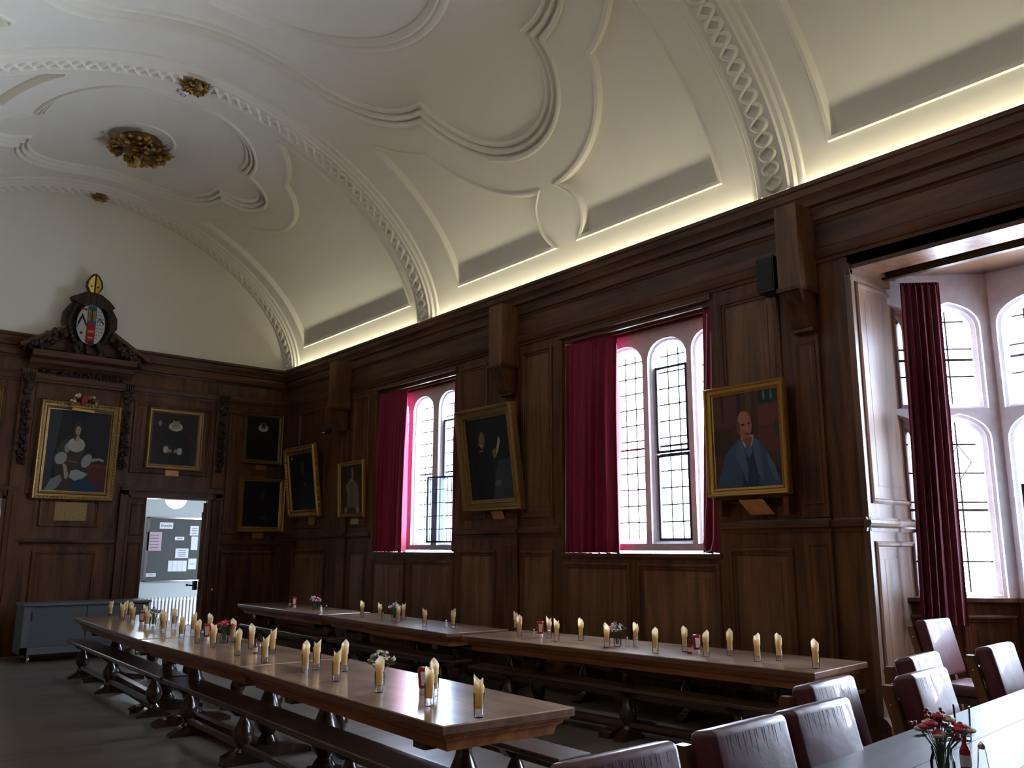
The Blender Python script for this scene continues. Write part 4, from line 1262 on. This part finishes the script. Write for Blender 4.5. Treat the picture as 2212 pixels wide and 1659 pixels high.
p_lady = [([(.0, .0), (.10, .0), (.14, .5), (.2, 1), (0, 1)], (.035, .04, .045)),
          ([(.62, 0), (1, 0), (1, .33), (.66, .33)], (.09, .012, .012)), ([(.60, .30), (1, .30), (1, .345), (.62, .345)], (.16, .015, .018)),
          ([(.2, .0), (.75, .0), (.72, .2), (.6, .42), (.62, .6), (.5, .68), (.36, .68), (.22, .6), (.14, .42), (.18, .2)], (.045, .032, .02)),
          ([(.42, 0), (1, 0), (.9, .03), (.66, .17), (.45, .16)], (.012, .035, .085)),
          ([(.04, .0), (.12, .14), (.26, .2), (.3, .13), (.22, .03), (.16, .0)], (.20, .21, .20)),
          ([(.40, .17), (.42, .25), (.52, .27), (.70, .22), (.62, .16), (.5, .13)], (.32, .33, .32)),
          (ell(.245, .40, .10, .075, .3), (.30, .31, .30)), (ell(.66, .385, .10, .07, .8), (.30, .31, .30)), (ell(.33, .53, .045, .06), (.26, .26, .24)),
          ([(.27, .35), (.34, .32), (.39, .2), (.37, .14), (.33, .16), (.31, .25)], (.36, .27, .21)), ([(.72, .41), (.86, .43), (.94, .41), (.94, .38), (.85, .395), (.72, .37)], (.34, .25, .19)),
          (ell(.47, .575, .14, .09), (.42, .38, .32)), ([(.42, .62), (.51, .62), (.5, .72), (.43, .72)], (.36, .27, .21)),
          (ell(.47, .775, .072, .09), (.05, .03, .02)), (ell(.43, .70, .03, .06), (.05, .03, .02)), (ell(.475, .755, .042, .058), (.40, .29, .22)), (ell(.463, .765, .007, .005), (.03, .02, .02)), (ell(.49, .765, .007, .005), (.03, .02, .02)), (ell(.478, .728, .012, .005), (.22, .06, .05)),
          ([(.33, .36), (.52, .35), (.52, .37), (.33, .38)], (.18, .08, .06))]
lady = painting(on_end(3.42, 2.41) @ Matrix.Rotation(R(1.2), 4, 'X'), 1.24, 1.62, .15, 'large gilt-framed portrait of a seated lady above the left of the door', p_lady, (.012, .012, .014), GILTB, .10, .05, 5)
mb = MB()
random.seed(9)
for i in range(26):
    a = PI * i / 25
    mb.ball((3.42 + .20 * math.cos(a) + random.uniform(-.03, .03), Y0 - .15, 4.0 + .14 * math.sin(a) + random.uniform(-.03, .02)), random.uniform(.022, .045), GILTD if i % 3 else CREAMF, 6, 4)
mb.prism([(3.38, 3.98), (3.46, 4.0), (3.475, 4.09), (3.42, 4.17), (3.37, 4.08)], lambda a, b, q: (a, q, b), Y0 - .20, Y0 - .13, paint((.30, .02, .03)))
mb.prism([(3.24, 3.88), (3.60, 3.86), (3.58, 3.90), (3.26, 3.92)], lambda a, b, q: (a, q, b), Y0 - .18, Y0 - .13, GILT)
cz = mb.build('cresting'); bpy.context.view_layer.update(); cz.parent = lady; cz.matrix_parent_inverse = lady.matrix_world.inverted(); cz['label'] = 'carved gilt cresting with a small red shield'
def ruffman(face, hands=True, dress=(.012, .010, .012)):
    p = [([(.12, 0), (.9, 0), (.86, .3), (.74, .6), (.58, .72), (.42, .72), (.26, .6), (.14, .3)], dress),
         (ell(.5, .745, .155, .085), (.50, .50, .47)), (ell(.5, .76, .10, .055), (.30, .30, .28)), (ell(.5, .83, .072, .10), face), (ell(.475, .845, .011, .007), (.03, .02, .02)), (ell(.525, .845, .011, .007), (.03, .02, .02)), (ell(.5, .79, .02, .007), (.18, .06, .05))]
    if hands: p += [(ell(.32, .29, .06, .07), (.48, .48, .42)), (ell(.62, .27, .06, .07), (.48, .48, .42)), (ell(.40, .27, .05, .035), SK), (ell(.54, .27, .05, .035), SK)]
    return p
painting(on_end(1.74, 2.95), 1.05, 1.18, .09, 'gilt-framed portrait cut off by the left edge of the photo', ruffman((.25, .15, .1), False), (.02, .012, .012), GILTB, .07)
painting(on_end(4.985, 3.01), .96, 1.08, .085, 'gilt-framed portrait of a figure with white ruff and cuffs above the door', ruffman((.42, .28, .20)) + [([(.1, .8), (.16, .86), (.2, .8), (.16, .72)], (.25, .25, .24)), (ell(.5, .90, .075, .045), (.02, .015, .012))], (.03, .016, .02), GILTB, .07)
painting(on_end(6.62, 3.22), .78, .97, .075, 'small dark portrait of a bearded man in a ruff, upper one in the corner', ruffman((.22, .13, .09), False) + [(ell(.5, .80, .05, .05), (.04, .025, .02)), (ell(.5, .91, .085, .05), (.01, .01, .01))], (.008, .008, .010), GILTD, .07)
painting(on_end(6.67, 1.95), .90, 1.04, .10, 'gilt-framed almost black portrait, lower one in the corner', [([(.2, 0), (.85, 0), (.75, .5), (.6, .62), (.45, .62), (.3, .5)], (.012, .011, .014)), (ell(.52, .73, .07, .10), (.06, .04, .03)), (ell(.55, .2, .12, .04), (.05, .035, .03))], (.010, .009, .012), GILT, .08)
painting(on_wall(13.71, 14.94, 2.22, .03, R(7.5)), 1.20, 1.27, .13, 'ornate gilt-framed dark portrait leaning from the wall, leftmost on the window side',
         [([(.15, 0), (.9, 0), (.85, .4), (.7, .66), (.35, .66), (.2, .4)], (.012, .016, .02)), (ell(.53, .76, .09, .12), (.10, .055, .045)), (ell(.53, .66, .07, .05), (.06, .06, .065)), (ell(.6, .45, .03, .03), (.15, .16, .17)), (ell(.12, .94, .05, .02), (.35, .38, .38))], (.010, .014, .018), GILT, .09, .06, 8)
painting(on_wall(12.24, 13.09, 2.165, .02, R(2.5)), .85, .93, .065, 'thin gilt-framed portrait of a man in a beige jacket by the far curtain',
         [([(.14, .0), (.86, .0), (.84, .3), (.78, .58), (.6, .70), (.42, .70), (.22, .58), (.16, .3)], (.20, .15, .105)), ([(.40, .1), (.60, .1), (.56, .66), (.46, .66)], (.17, .11, .05)), ([(.12, .0), (.3, .0), (.3, .4), (.22, .58), (.16, .3)], (.03, .022, .02)),
          ([(.3, 0), (.72, 0), (.66, .12), (.34, .12)], (.05, .03, .028)), (ell(.22, .07, .06, .06), SK), (ell(.78, .07, .06, .06), SK), ([(.46, .66), (.56, .66), (.55, .72), (.47, .72)], (.4, .4, .42)), (ell(.53, .82, .075, .12), (.36, .17, .11)), (ell(.48, .80, .04, .09), (.13, .06, .045))], (.045, .028, .025), GILT, .055)
painting(on_wall(8.21, 9.42, 2.15, .03, R(8.0)), 1.20, 1.38, .15, 'tilted gilt-framed portrait of a robed scholar reading a paper between windows',
         [([(.14, .0), (.62, .0), (.58, .35), (.52, .52), (.36, .66), (.2, .62), (.12, .4)], (.008, .009, .012)), ([(.52, 0), (.98, 0), (.98, .48), (.7, .46), (.62, .3)], (.04, .05, .055)), (ell(.66, .19, .08, .035, .2), (.13, .14, .15)),
          (ell(.36, .75, .085, .085), (.05, .035, .03)), ([(.30, .68), (.40, .64), (.44, .72), (.42, .82), (.36, .84), (.30, .76)], (.26, .13, .08)), ([(.27, .70), (.34, .64), (.38, .62), (.36, .66)], (.45, .42, .40)),
          ([(.28, .585), (.40, .59), (.40, .60), (.30, .61)], (.40, .10, .08)), ([(.62, .48), (.70, .56), (.66, .62), (.58, .58)], (.25, .14, .10)), ([(.66, .50), (.73, .58), (.80, .70), (.76, .76), (.70, .62)], (.42, .38, .32))], (.016, .018, .019), GILTB, .12)
p_blue = [([(0, 0), (1, 0), (1, 1), (0, 1)], (.085, .032, .026)), ([(.0, .66), (.42, .66), (.42, 1), (0, 1)], (.115, .045, .03)), ([(.13, .7), (.17, .7), (.17, 1), (.13, 1)], (.06, .022, .018)), ([(.38, .68), (.44, .68), (.44, 1), (.38, 1)], (.05, .024, .02)), ([(.52, .66), (.60, .66), (.60, 1), (.52, 1)], (.12, .06, .035)), ([(.66, .20), (1, .20), (1, 1), (.66, 1)], (.07, .045, .035)),
          ([(.70, .62), (1, .62), (1, .84), (.70, .84)], (.17, .045, .035)), ([(.70, .36), (1, .36), (1, .60), (.70, .60)], (.14, .04, .03)), ([(.94, .50), (1, .50), (1, .66), (.94, .66)], (.03, .07, .06)), ([(.72, .86), (1, .86), (1, 1), (.72, 1)], (.02, .03, .035)), (ell(.80, .94, .02, .05), (.10, .14, .2)), (ell(.91, .94, .02, .06), (.10, .14, .2)), ([(0, .35), (.28, .35), (.28, .62), (0, .62)], (.05, .028, .022)),
          ([(.0, 0), (1, 0), (.97, .10), (.88, .22), (.80, .36), (.74, .46), (.56, .52), (.44, .52), (.28, .44), (.16, .34), (.10, .18)], (.055, .085, .155)),
          ([(.50, .50), (.60, .50), (.70, .25), (.66, .0), (.42, .0), (.42, .2)], (.028, .042, .085)), ([(.42, .54), (.62, .54), (.60, .44), (.52, .36), (.46, .44)], (.42, .43, .47)), ([(.50, .46), (.56, .46), (.60, .36), (.54, .30), (.48, .37)], (.08, .13, .25)),
          ([(.38, .50), (.46, .46), (.52, .18), (.50, .02), (.44, .14), (.34, .34)], (.085, .125, .21)), ([(.62, .52), (.70, .46), (.72, .26), (.74, .06), (.66, .14), (.60, .40)], (.085, .125, .21)), ([(.80, .36), (.92, .20), (.97, .04), (.90, .06), (.82, .2)], (.09, .13, .22)),
          (ell(.50, .645, .105, .155), (.40, .145, .095)), (ell(.475, .70, .085, .10), (.46, .19, .13)), (ell(.40, .63, .03, .06), (.20, .07, .05)), ([(.44, .50), (.60, .52), (.58, .45), (.52, .42)], (.30, .10, .07)),
          (ell(.47, .655, .028, .011), (.08, .035, .03)), (ell(.56, .665, .024, .011), (.08, .035, .03)), (ell(.53, .61, .018, .03), (.50, .22, .15)), (ell(.535, .555, .038, .009), (.16, .035, .03))]
painting(on_wall(4.345, 5.255, 2.147, .14, R(.6)), .91, 1.085, .085, 'portrait of a bald man in a blue suit in a gold frame near the bay', p_blue, (.08, .03, .025), GILT, .08)
mb = MB(); mb.box(X0 - .14, X0, 4.40, 4.46, 1.96, 2.15, OAK); mb.box(X0 - .14, X0, 5.14, 5.20, 1.96, 2.15, OAK); mb.box(X0 - .15, X0 + 0, 4.38, 5.22, 2.118, 2.144, OAK)
tag(mb.build('picture_shelf'), 'dark wooden bracket shelf carrying the portrait of the man in blue', 'shelf')
def plaque(v, label, mat=BRAS):
    mb = MB()
    n = (Vector(v[1]) - Vector(v[0])).cross(Vector(v[3]) - Vector(v[0])).normalized() * .008
    mb.add([tuple(Vector(p)) for p in v] + [tuple(Vector(p) + n) for p in v], [(0, 1, 2, 3), (7, 6, 5, 4), (0, 1, 5, 4), (1, 2, 6, 5), (2, 3, 7, 6), (3, 0, 4, 7)], mat)
    tag(mb.build('picture_plaque', smooth=0), label, 'plaque', 'brass plaques under the paintings')
PLQ = plain('copper_plaque', (.42, .20, .07), .4, .7, noise=.3, nscale=10)
plaque([(X0 - .16, 4.93, 2.11), (X0 - .16, 4.66, 2.11), (X0 - .06, 4.60, 1.97), (X0 - .06, 4.87, 1.97)], 'copper coloured plaque under the portrait of the man in blue', PLQ)
plaque([(X0 - .10, 8.86, 2.13), (X0 - .10, 8.62, 2.13), (X0 - .05, 8.62, 2.03), (X0 - .05, 8.86, 2.03)], 'small copper plaque under the reading scholar portrait', PLQ)
plaque([(X0 - .02, 12.72, 2.14), (X0 - .02, 12.46, 2.14), (X0 - .02, 12.46, 2.05), (X0 - .02, 12.72, 2.05)], 'small plaque under the man in the beige jacket')
plaque([(X0 - .03, 14.24, 2.20), (X0 - .03, 14.0, 2.20), (X0 - .03, 14.0, 2.07), (X0 - .03, 14.24, 2.07)], 'small plaque under the ornate leaning portrait')
plaque([(4.87, Y0 - .03, 3.0), (5.10, Y0 - .03, 3.0), (5.10, Y0 - .03, 2.90), (4.87, Y0 - .03, 2.90)], 'small brass plaque under the white-ruffed portrait above the door', PLQ)
plaque([(6.52, Y0 - .03, 3.20), (6.73, Y0 - .03, 3.20), (6.73, Y0 - .03, 3.11), (6.52, Y0 - .03, 3.11)], 'small copper plaque between the two portraits in the corner', PLQ)
plaque([(6.53, Y0 - .03, 1.94), (6.75, Y0 - .03, 1.94), (6.75, Y0 - .03, 1.84), (6.53, Y0 - .03, 1.84)], 'small plaque under the lower portrait in the corner')
plaque([(3.18, Y0 - .02, 2.38), (3.66, Y0 - .02, 2.38), (3.66, Y0 - .02, 2.08), (3.18, Y0 - .02, 2.08)], 'large dull brass plate set in the panel under the lady portrait', GILTD)

# ------------------------------------------------------------------ carved crest on the end wall
def swag(p0, p1, label, seed):
    random.seed(seed); mb = MB()
    a, b = Vector(p0), Vector(p1)
    for i in range(110):
        f = random.random(); c = a.lerp(b, f)
        c += Vector((random.uniform(-.03, .03), random.uniform(-.10, .03), random.uniform(-.15, .03) * (1 - abs(f - .5) * .6)))
        mb.ball(tuple(c), random.uniform(.028, .055), OAKC, 6, 4, (1, 1, random.uniform(.8, 1.4)))
    return tag(mb.build('fruit_swag', smooth=50), label, 'carving', 'carved fruit swags beside the crest')
YC = Y0 - .16
swag((2.46, YC, 4.88), (3.02, YC, 5.20), 'carved fruit swag sloping down left of the coat of arms', 11)
swag((4.22, YC, 4.84), (3.74, YC, 5.20), 'carved fruit swag sloping down right of the coat of arms', 12)
cr = empty('coat_of_arms', (3.38, YC, 4.79)); tag(cr, 'carved and painted coat of arms with golden mitre on the end wall cornice', 'crest')
cx0 = 3.38
mb = MB()
for s in (-1, 1):
    pts = [(cx0 + s * .98 - cx0, .0, .02), (s * .40, .0, .42)]
    mb.prism([(s * .98, .03), (s * .40, .40), (s * .36, .47), (s * .40, .47), (s * 1.0, .09)], lambda a, b, q: (a, q, b), -.10, .12, OAK)
    # side scrolls
    sc2 = [(s * .36, .42), (s * .43, .55), (s * .42, .72), (s * .34, .86), (s * .22, .93), (s * .12, .92), (s * .2, .84), (s * .28, .74), (s * .30, .58), (s * .26, .42)]
    mb.prism(sc2, lambda a, b, q: (a, q, b), -.05, .08, OAKC)
    for an in range(10):
        t = an / 9
        mb.ball((s * (.22 + .10 * math.sin(t * 3)), -.06, .25 + .6 * t), .045, OAKC, 6, 4)
# hat-like top with curled ends
mb.prism([(-.34, .98), (-.30, .93), (-.24, .90), (-.12, .86), (.12, .86), (.24, .84), (.30, .86), (.36, .90), (.26, 1.0), (.13, 1.09), (0, 1.11), (-.13, 1.10), (-.24, 1.03)], lambda a, b, q: (a, q, b), -.10, .06, OAKC)
# base cartouche
for i in range(30):
    random.seed(100 + i)
    mb.ball((random.uniform(-.22, .22), -.05 + random.uniform(-.04, .02), random.uniform(.02, .24)), random.uniform(.03, .06), OAKC, 6, 4)
mb.prism([(-.3, .02), (.3, .02), (.26, .3), (-.26, .3)], lambda a, b, q: (a, q, b), .0, .08, OAKC)
mb.prism([(-.28, .2), (.28, .2), (.3, .9), (-.3, .9)], lambda a, b, q: (a, q, b), -.0, .08, OAKC)
mb.build('carved_surround', cr, 40)
# shield: oval, convex, three upright bands
def shield_pt(a, b, e=0):
    k = 1 - (a / .24) ** 2 * .5 - ((b - .54) / .36) ** 2 * .3
    return (a, -.06 - .07 * k - e, b)
def in_oval(a, b): return (a / .22) ** 2 + ((b - .54) / .35) ** 2
W1_, BL_, RD_, BU_, GO_, BK_ = paint((.50, .50, .47)), paint((.02, .10, .14)), paint((.30, .012, .02)), paint((.02, .10, .14)), paint((.40, .27, .07)), paint((.012, .015, .015))
mb = MB()
def band(a0, a1, b0, b1, mat, e=0, n=8):
    vs = []; fs = []
    for j in range(n + 1):
        b = b0 + (b1 - b0) * j / n
        lim = .22 * math.sqrt(max(0, 1 - ((b - .54) / .35) ** 2))
        for i in range(5):
            a = a0 + (a1 - a0) * i / 4
            vs.append(shield_pt(max(-lim, min(lim, a)), b, e))
    for j in range(n):
        for i in range(4): fs.append((j * 5 + i, j * 5 + i + 1, (j + 1) * 5 + i + 1, (j + 1) * 5 + i))
    mb.add(vs, fs, mat)
band(-.22, -.07, .19, .89, W1_, n=16); band(-.07, .07, .56, .89, BU_, n=8); band(-.07, .07, .19, .56, RD_, n=8); band(.07, .22, .19, .89, W1_, n=16)
band(-.055, .055, .60, .78, GO_, .004); band(-.05, .05, .40, .44, GO_, .004, 2); band(-.04, .04, .30, .33, GO_, .004, 2); band(-.012, .012, .60, .80, BK_, .006); 
for s_ in (-1, 1): band(s_ * .03 - .004, s_ * .03 + .004, .60, .78, BK_, .006)
mb.add([shield_pt(a, b, .004) for a, b in ((-.21, .46), (-.145, .64), (-.07, .48), (-.07, .54), (-.145, .72), (-.205, .56))], [(0, 1, 4, 5), (1, 2, 3, 4)], BK_)
for a, b in ((-.15, .80), (-.10, .79), (-.14, .38)): mb.add([shield_pt(a + .024 * math.cos(t * PI / 6), b + .024 * math.sin(t * PI / 6), .006) for t in range(12)], [tuple(range(12))], RD_)
for j in range(9):
    b = .30 + .058 * j
    for a in (.095, .135, .175):
        if in_oval(a + .015, b) < .9:
            mb.add([shield_pt(a - .018, b, .004), shield_pt(a, b + .03, .004), shield_pt(a + .018, b, .004), shield_pt(a, b + .012, .004)], [(0, 1, 3), (1, 2, 3)], BK_)
mb.add([shield_pt(a, b, .005) for a, b in ((.08, .60), (.12, .68), (.20, .60), (.20, .56), (.12, .64), (.08, .56))], [(0, 1, 4, 5), (1, 2, 3, 4)], BL_)
mb.build('shield', cr, 0)
mb = MB()
def mitre_out(k): return [(-.055 * k, 1.09), (-.115 * k, 1.22), (-.105 * k, 1.32), (-.055 * k, 1.42), (0, 1.45 + .01 * k), (.055 * k, 1.42), (.105 * k, 1.32), (.115 * k, 1.22), (.055 * k, 1.09)]
mb.prism(mitre_out(1.15), lambda a, b, q: (a + .01, q, b), -.06, .02, OAKC)
GLD = plain('bright_gilding', (.85, .60, .16), .25, .9)
for s_ in (-1, 1):
    vs = [(.01 + s_ * .012, -.085, 1.10), (.01 + s_ * .05, -.07, 1.10), (.01 + s_ * .105, -.062, 1.22), (.01 + s_ * .095, -.062, 1.31), (.01 + s_ * .05, -.066, 1.39), (.01 + s_ * .012, -.085, 1.42)]
    mb.add(vs, [tuple(range(6))], GLD)
    mb.add([(.01 + s_ * .055 + .01 * math.cos(t * PI / 2) * 1.2, -.089, 1.22 + .02 * math.sin(t * PI / 2)) for t in range(4)], [(0, 1, 2, 3)], BK_)
mb.build('mitre', cr, 0)
# small lamps standing on the cornice behind the crest
for x in (2.88, 3.90):
    l = bpy.data.lights.new('crest_uplight', 'POINT'); l.energy = 2.2; l.color = WARM; l.shadow_soft_size = .03
    o = bpy.data.objects.new('crest_uplight', l); col.objects.link(o); o.location = (x, Y0 - .09, 5.02)

def drop(x, y, z1, z0, label, seed):
    random.seed(seed); mb = MB()
    for i in range(5):
        mb.ball((x + random.uniform(-.04, .04), y - .05, z1 - .02 - .05 * i), .055, OAKC, 8, 5, (1.2, .8, 1))
    for j in range(5):
        mb.prism([(x - .09 + .036 * j, z1 - .02), (x - .06 + .036 * j, z1 - .02), (x - .07 + .036 * j, z1 + .09), (x - .08 + .036 * j, z1 + .09)], lambda a, b, q: (a, q, b), y - .11, y - .04, OAKC)
    mb.box(x - .04, x + .04, y - .02, y, z0, z1, OAKC)
    n = int((z1 - .35 - z0) / .028)
    for i in range(n):
        z = z1 - .38 - (z1 - .38 - z0) * i / n
        for q in range(2):
            mb.ball((x + random.uniform(-.06, .06), y - .03 - random.uniform(0, .02), z + random.uniform(-.015, .015)), random.uniform(.018, .034), OAKC, 6, 4)
    return tag(mb.build('carved_drop', smooth=50), label, 'carving', 'carved drops on the end wall pilasters')
drop(2.60, Y0 - .05, 4.34, 2.95, 'carved foliage drop with capital left of the lady portrait', 21)
drop(4.13, Y0 - .05, 4.34, 2.95, 'carved foliage drop with capital between lady portrait and ruffed portrait', 22)
drop(5.81, Y0 - .05, 4.34, 3.00, 'carved foliage drop with capital between ruffed portrait and the corner', 23)
mb = MB(); random.seed(5)
for i in range(150): mb.ball((2.76 + 1.2 * random.random(), Y0 - .13, 4.47 + random.uniform(-.05, .05)), random.uniform(.014, .026), OAKC, 6, 4)
tag(mb.build('carved_frieze', smooth=50), 'band of carved leaves under the shelf of the crest', 'carving')

# ------------------------------------------------------------------ cabinet, corridor things, speaker
def cabinet():
    x0, x1, y0, y1, z0, z1 = 2.70, 4.46, 14.30, 14.86, .12, .84
    t = empty('cabinet', ((x0 + x1) / 2, (y0 + y1) / 2, 0)); tag(t, 'low grey two-door cabinet on castors against the end wall', 'cabinet')
    ox, oy = (x0 + x1) / 2, (y0 + y1) / 2
    mb = MB(); mb.box(x0 - ox - .02, x1 - ox + .02, y0 - oy - .02, y1 - oy + .01, z1 - .035, z1, GREYP); mb.build('top', t, 0)
    mb = MB(); mb.box(x0 - ox, x1 - ox, y0 - oy + .03, y1 - oy, z0, z1 - .035, GREYP); mb.box(x0 - ox, x0 - ox + .09, y0 - oy, y0 - oy + .05, z0, z1 - .035, GREYP)
    mb.box(x0 - ox, x1 - ox, y0 - oy, y0 - oy + .04, z0, z0 + .10, GREYP); mb.build('body', t, 0)
    for i, (a, b, d) in enumerate(((.09, .88, .02), (.86, 1.73, .005))):
        mb = MB(); mb.box(x0 - ox + a, x0 - ox + b, y0 - oy + d, y0 - oy + d + .015, z0 + .105, z1 - .06, plain('grey_door_panel', (.10, .108, .118), .4)); dd = mb.build('door', t, 0)
        mb = MB(); mb.box(x0 - ox + a + .01 if i == 0 else x0 - ox + b - .05, x0 - ox + a + .03 if i == 0 else x0 - ox + b - .03, y0 - oy + d - .006, y0 - oy + d + .004, z1 - .25, z1 - .12, BLACK); mb.build('handle', dd, 0)
    for sx in (x0 - ox + .12, x1 - ox - .12):
        for sy in (-.2, .2):
            mb = MB(); mb.lathe([(.0, -.014), (.04, -.014), (.045, 0), (.04, .014), (0, .014)], CHROM, 14)
            mb.v = [(sx + v[2], sy + v[0], .045 + v[1]) for v in mb.v]
            mb.box(sx - .02, sx + .02, sy - .02, sy + .02, .07, .12, CHROM)
            mb.build('castor', t, 40)
cabinet()
def globe(x, y, z, label):
    t = empty('globe_lamp', (x, y, z)); tag(t, label, 'ceiling lamp', 'white globe lamps in the corridor')
    mb = MB(); mb.ball((0, 0, 0), .20, GLOB, 24, 14); mb.build('globe', t, 60)
    mb = MB(); mb.lathe([(.012, .19), (.012, 3.0 - z - .02), (.06, 3.0 - z - .015), (.06, 3.0 - z)], WHITEG, 12); mb.build('stem', t, 40)
globe(5.60, 16.9, 2.60, 'white globe lamp seen through the right doorway')
globe(2.60, 16.9, 2.62, 'white globe lamp at the left edge through the other doorway')
for x in (5.6, 2.6):
    l = bpy.data.lights.new('corridor_lamp', 'POINT'); l.energy = 6; l.color = (.80, .90, 1.0); l.shadow_soft_size = .15
    o = bpy.data.objects.new('corridor_lamp', l); col.objects.link(o); o.location = (x - .4, 17.0, 2.1)
nb = empty('notice_board', (5.9, 18.38, 0)); tag(nb, 'dark grey notice board in an aluminium frame on the corridor wall', 'notice board')
mb = MB(); mb.box(-.32, 1.1, -.02, 0, 1.0, 2.26, BOARD); mb.build('board', nb, 0)
mb = MB(); mb.box(-.36, -.30, -.035, 0, .98, 2.28, CHROM); mb.box(-.36, 1.1, -.035, 0, 2.26, 2.29, CHROM); mb.box(-.36, 1.1, -.035, 0, .98, 1.0, CHROM); mb.build('frame', nb, 0)
def note(x0, x1, z0, z1, label, mat=WHITEP, lines=3):
    mb = MB(); mb.box(x0, x1, 18.345, 18.352, z0, z1, mat)
    for i in range(lines):
        z = z1 - (z1 - z0) * (i + 1) / (lines + 1)
        mb.box(x0 + (x1 - x0) * .2, x1 - (x1 - x0) * .2, 18.343, 18.345, z - .006, z + .006, BOARD)
    return tag(mb.build('notice_sheet', smooth=0), label, 'paper', 'sheets pinned to the notice board')
tx = bpy.data.curves.new('notice_heading_text', 'FONT'); tx.body = 'Events'; tx.size = .085; tx.align_x = 'CENTER'; tx.extrude = .001
to = bpy.data.objects.new('notice_lettering', tx)
col.objects.link(to)
dg = bpy.context.evaluated_depsgraph_get(); me = bpy.data.meshes.new_from_object(to.evaluated_get(dg)); bpy.data.objects.remove(to)
me.materials.clear(); me.materials.append(BLACK)
hd = note(5.79, 6.06, 2.05, 2.18, 'white heading sheet reading Events at the top of the notice board', lines=0)
lt = bpy.data.objects.new('lettering', me); col.objects.link(lt); lt.parent = hd
lt.location = (5.925, 18.343, 2.09); lt.rotation_euler = (PI / 2, 0, 0)
PK = plain('mauve_poster_paper', (.42, .30, .36), .7)
note(5.56, 5.85, 1.60, 1.98, 'mauve bordered poster on the left of the notice board', PK, 5)
note(6.12, 6.31, 1.82, 1.89, 'small white slip in the middle of the notice board', lines=1)
note(6.15, 6.42, 1.45, 1.65, 'white printed sheet right of the poster', lines=4)
for i in range(4): note(6.02 + i * .097, 6.112 + i * .097, 1.18, 1.40, 'narrow white leaflet, %s from left in the row of four' % ORD[i], lines=0)
note(6.42, 6.60, 1.92, 2.12, 'white sheet at the top right of the notice board')
note(6.46, 6.60, 1.62, 1.90, 'tall white sheet at the right edge of the notice board', lines=0)
note(6.43, 6.60, 1.22, 1.44, 'white sheet at the lower right beside the four leaflets', lines=1)
note(5.59, 5.79, 1.08, 1.15, 'small white slip at the lower left of the notice board', lines=1)
note(5.40, 5.47, 1.2, 1.85, 'long white strip of paper left of the notice board frame', lines=0)
ra = empty('radiator', (5.9, 18.33, 0)); tag(ra, 'white ribbed column radiator below the notice board', 'radiator')
for i in range(22):
    mb = MB(); x = -.75 + i * .072
    mb.box(x, x + .036, -.06, .02, .10, .66, WHITEG); mb.build('column', ra, 0)
mb = MB(); mb.box(-.7, -.66, -.03, 0, 0, .12, WHITEG); mb.box(.76, .8, -.03, 0, 0, .12, WHITEG); mb.box(-.76, .86, -.03, .0, .12, .15, WHITEG); mb.box(-.76, .86, -.03, .0, .60, .63, WHITEG); mb.build('header', ra, 0)
sp = empty('loudspeaker', (6.90, 4.40, 4.05)); tag(sp, 'small black loudspeaker box mounted beside the nearest corbel post', 'speaker')
mb = MB(); mb.box(-.10, .12, -.10, .09, 0, .34, BLACK); mb.build('cabinet_box', sp, 0)
mb = MB(); mb.box(-.108, -.10, -.09, .08, .02, .32, plain('speaker_grille', (.02, .022, .022), .8)); mb.build('grille', sp, 0)
mb = MB(); mb.box(.12, .22, -.02, .02, .14, .2, BLACK); mb.build('wall_mount', sp, 0)
mb = MB(); mb.ball((6.86, 13.28, 3.66), .085, BLACK, 12, 8, (1.2, 1, .8)); mb.tube([(6.90, 13.28, 3.70), (7.0, 13.2, 3.78), (7.10, 13.2, 3.78)], .02, BLACK, 6); mb.lathe([(.05, -.09), (.06, -.07)], CHROM, 10, (6.82, 13.28, 3.70))
tag(mb.build('spotlight'), 'dark round spotlight fixed low on the farthest corbel post', 'lamp')
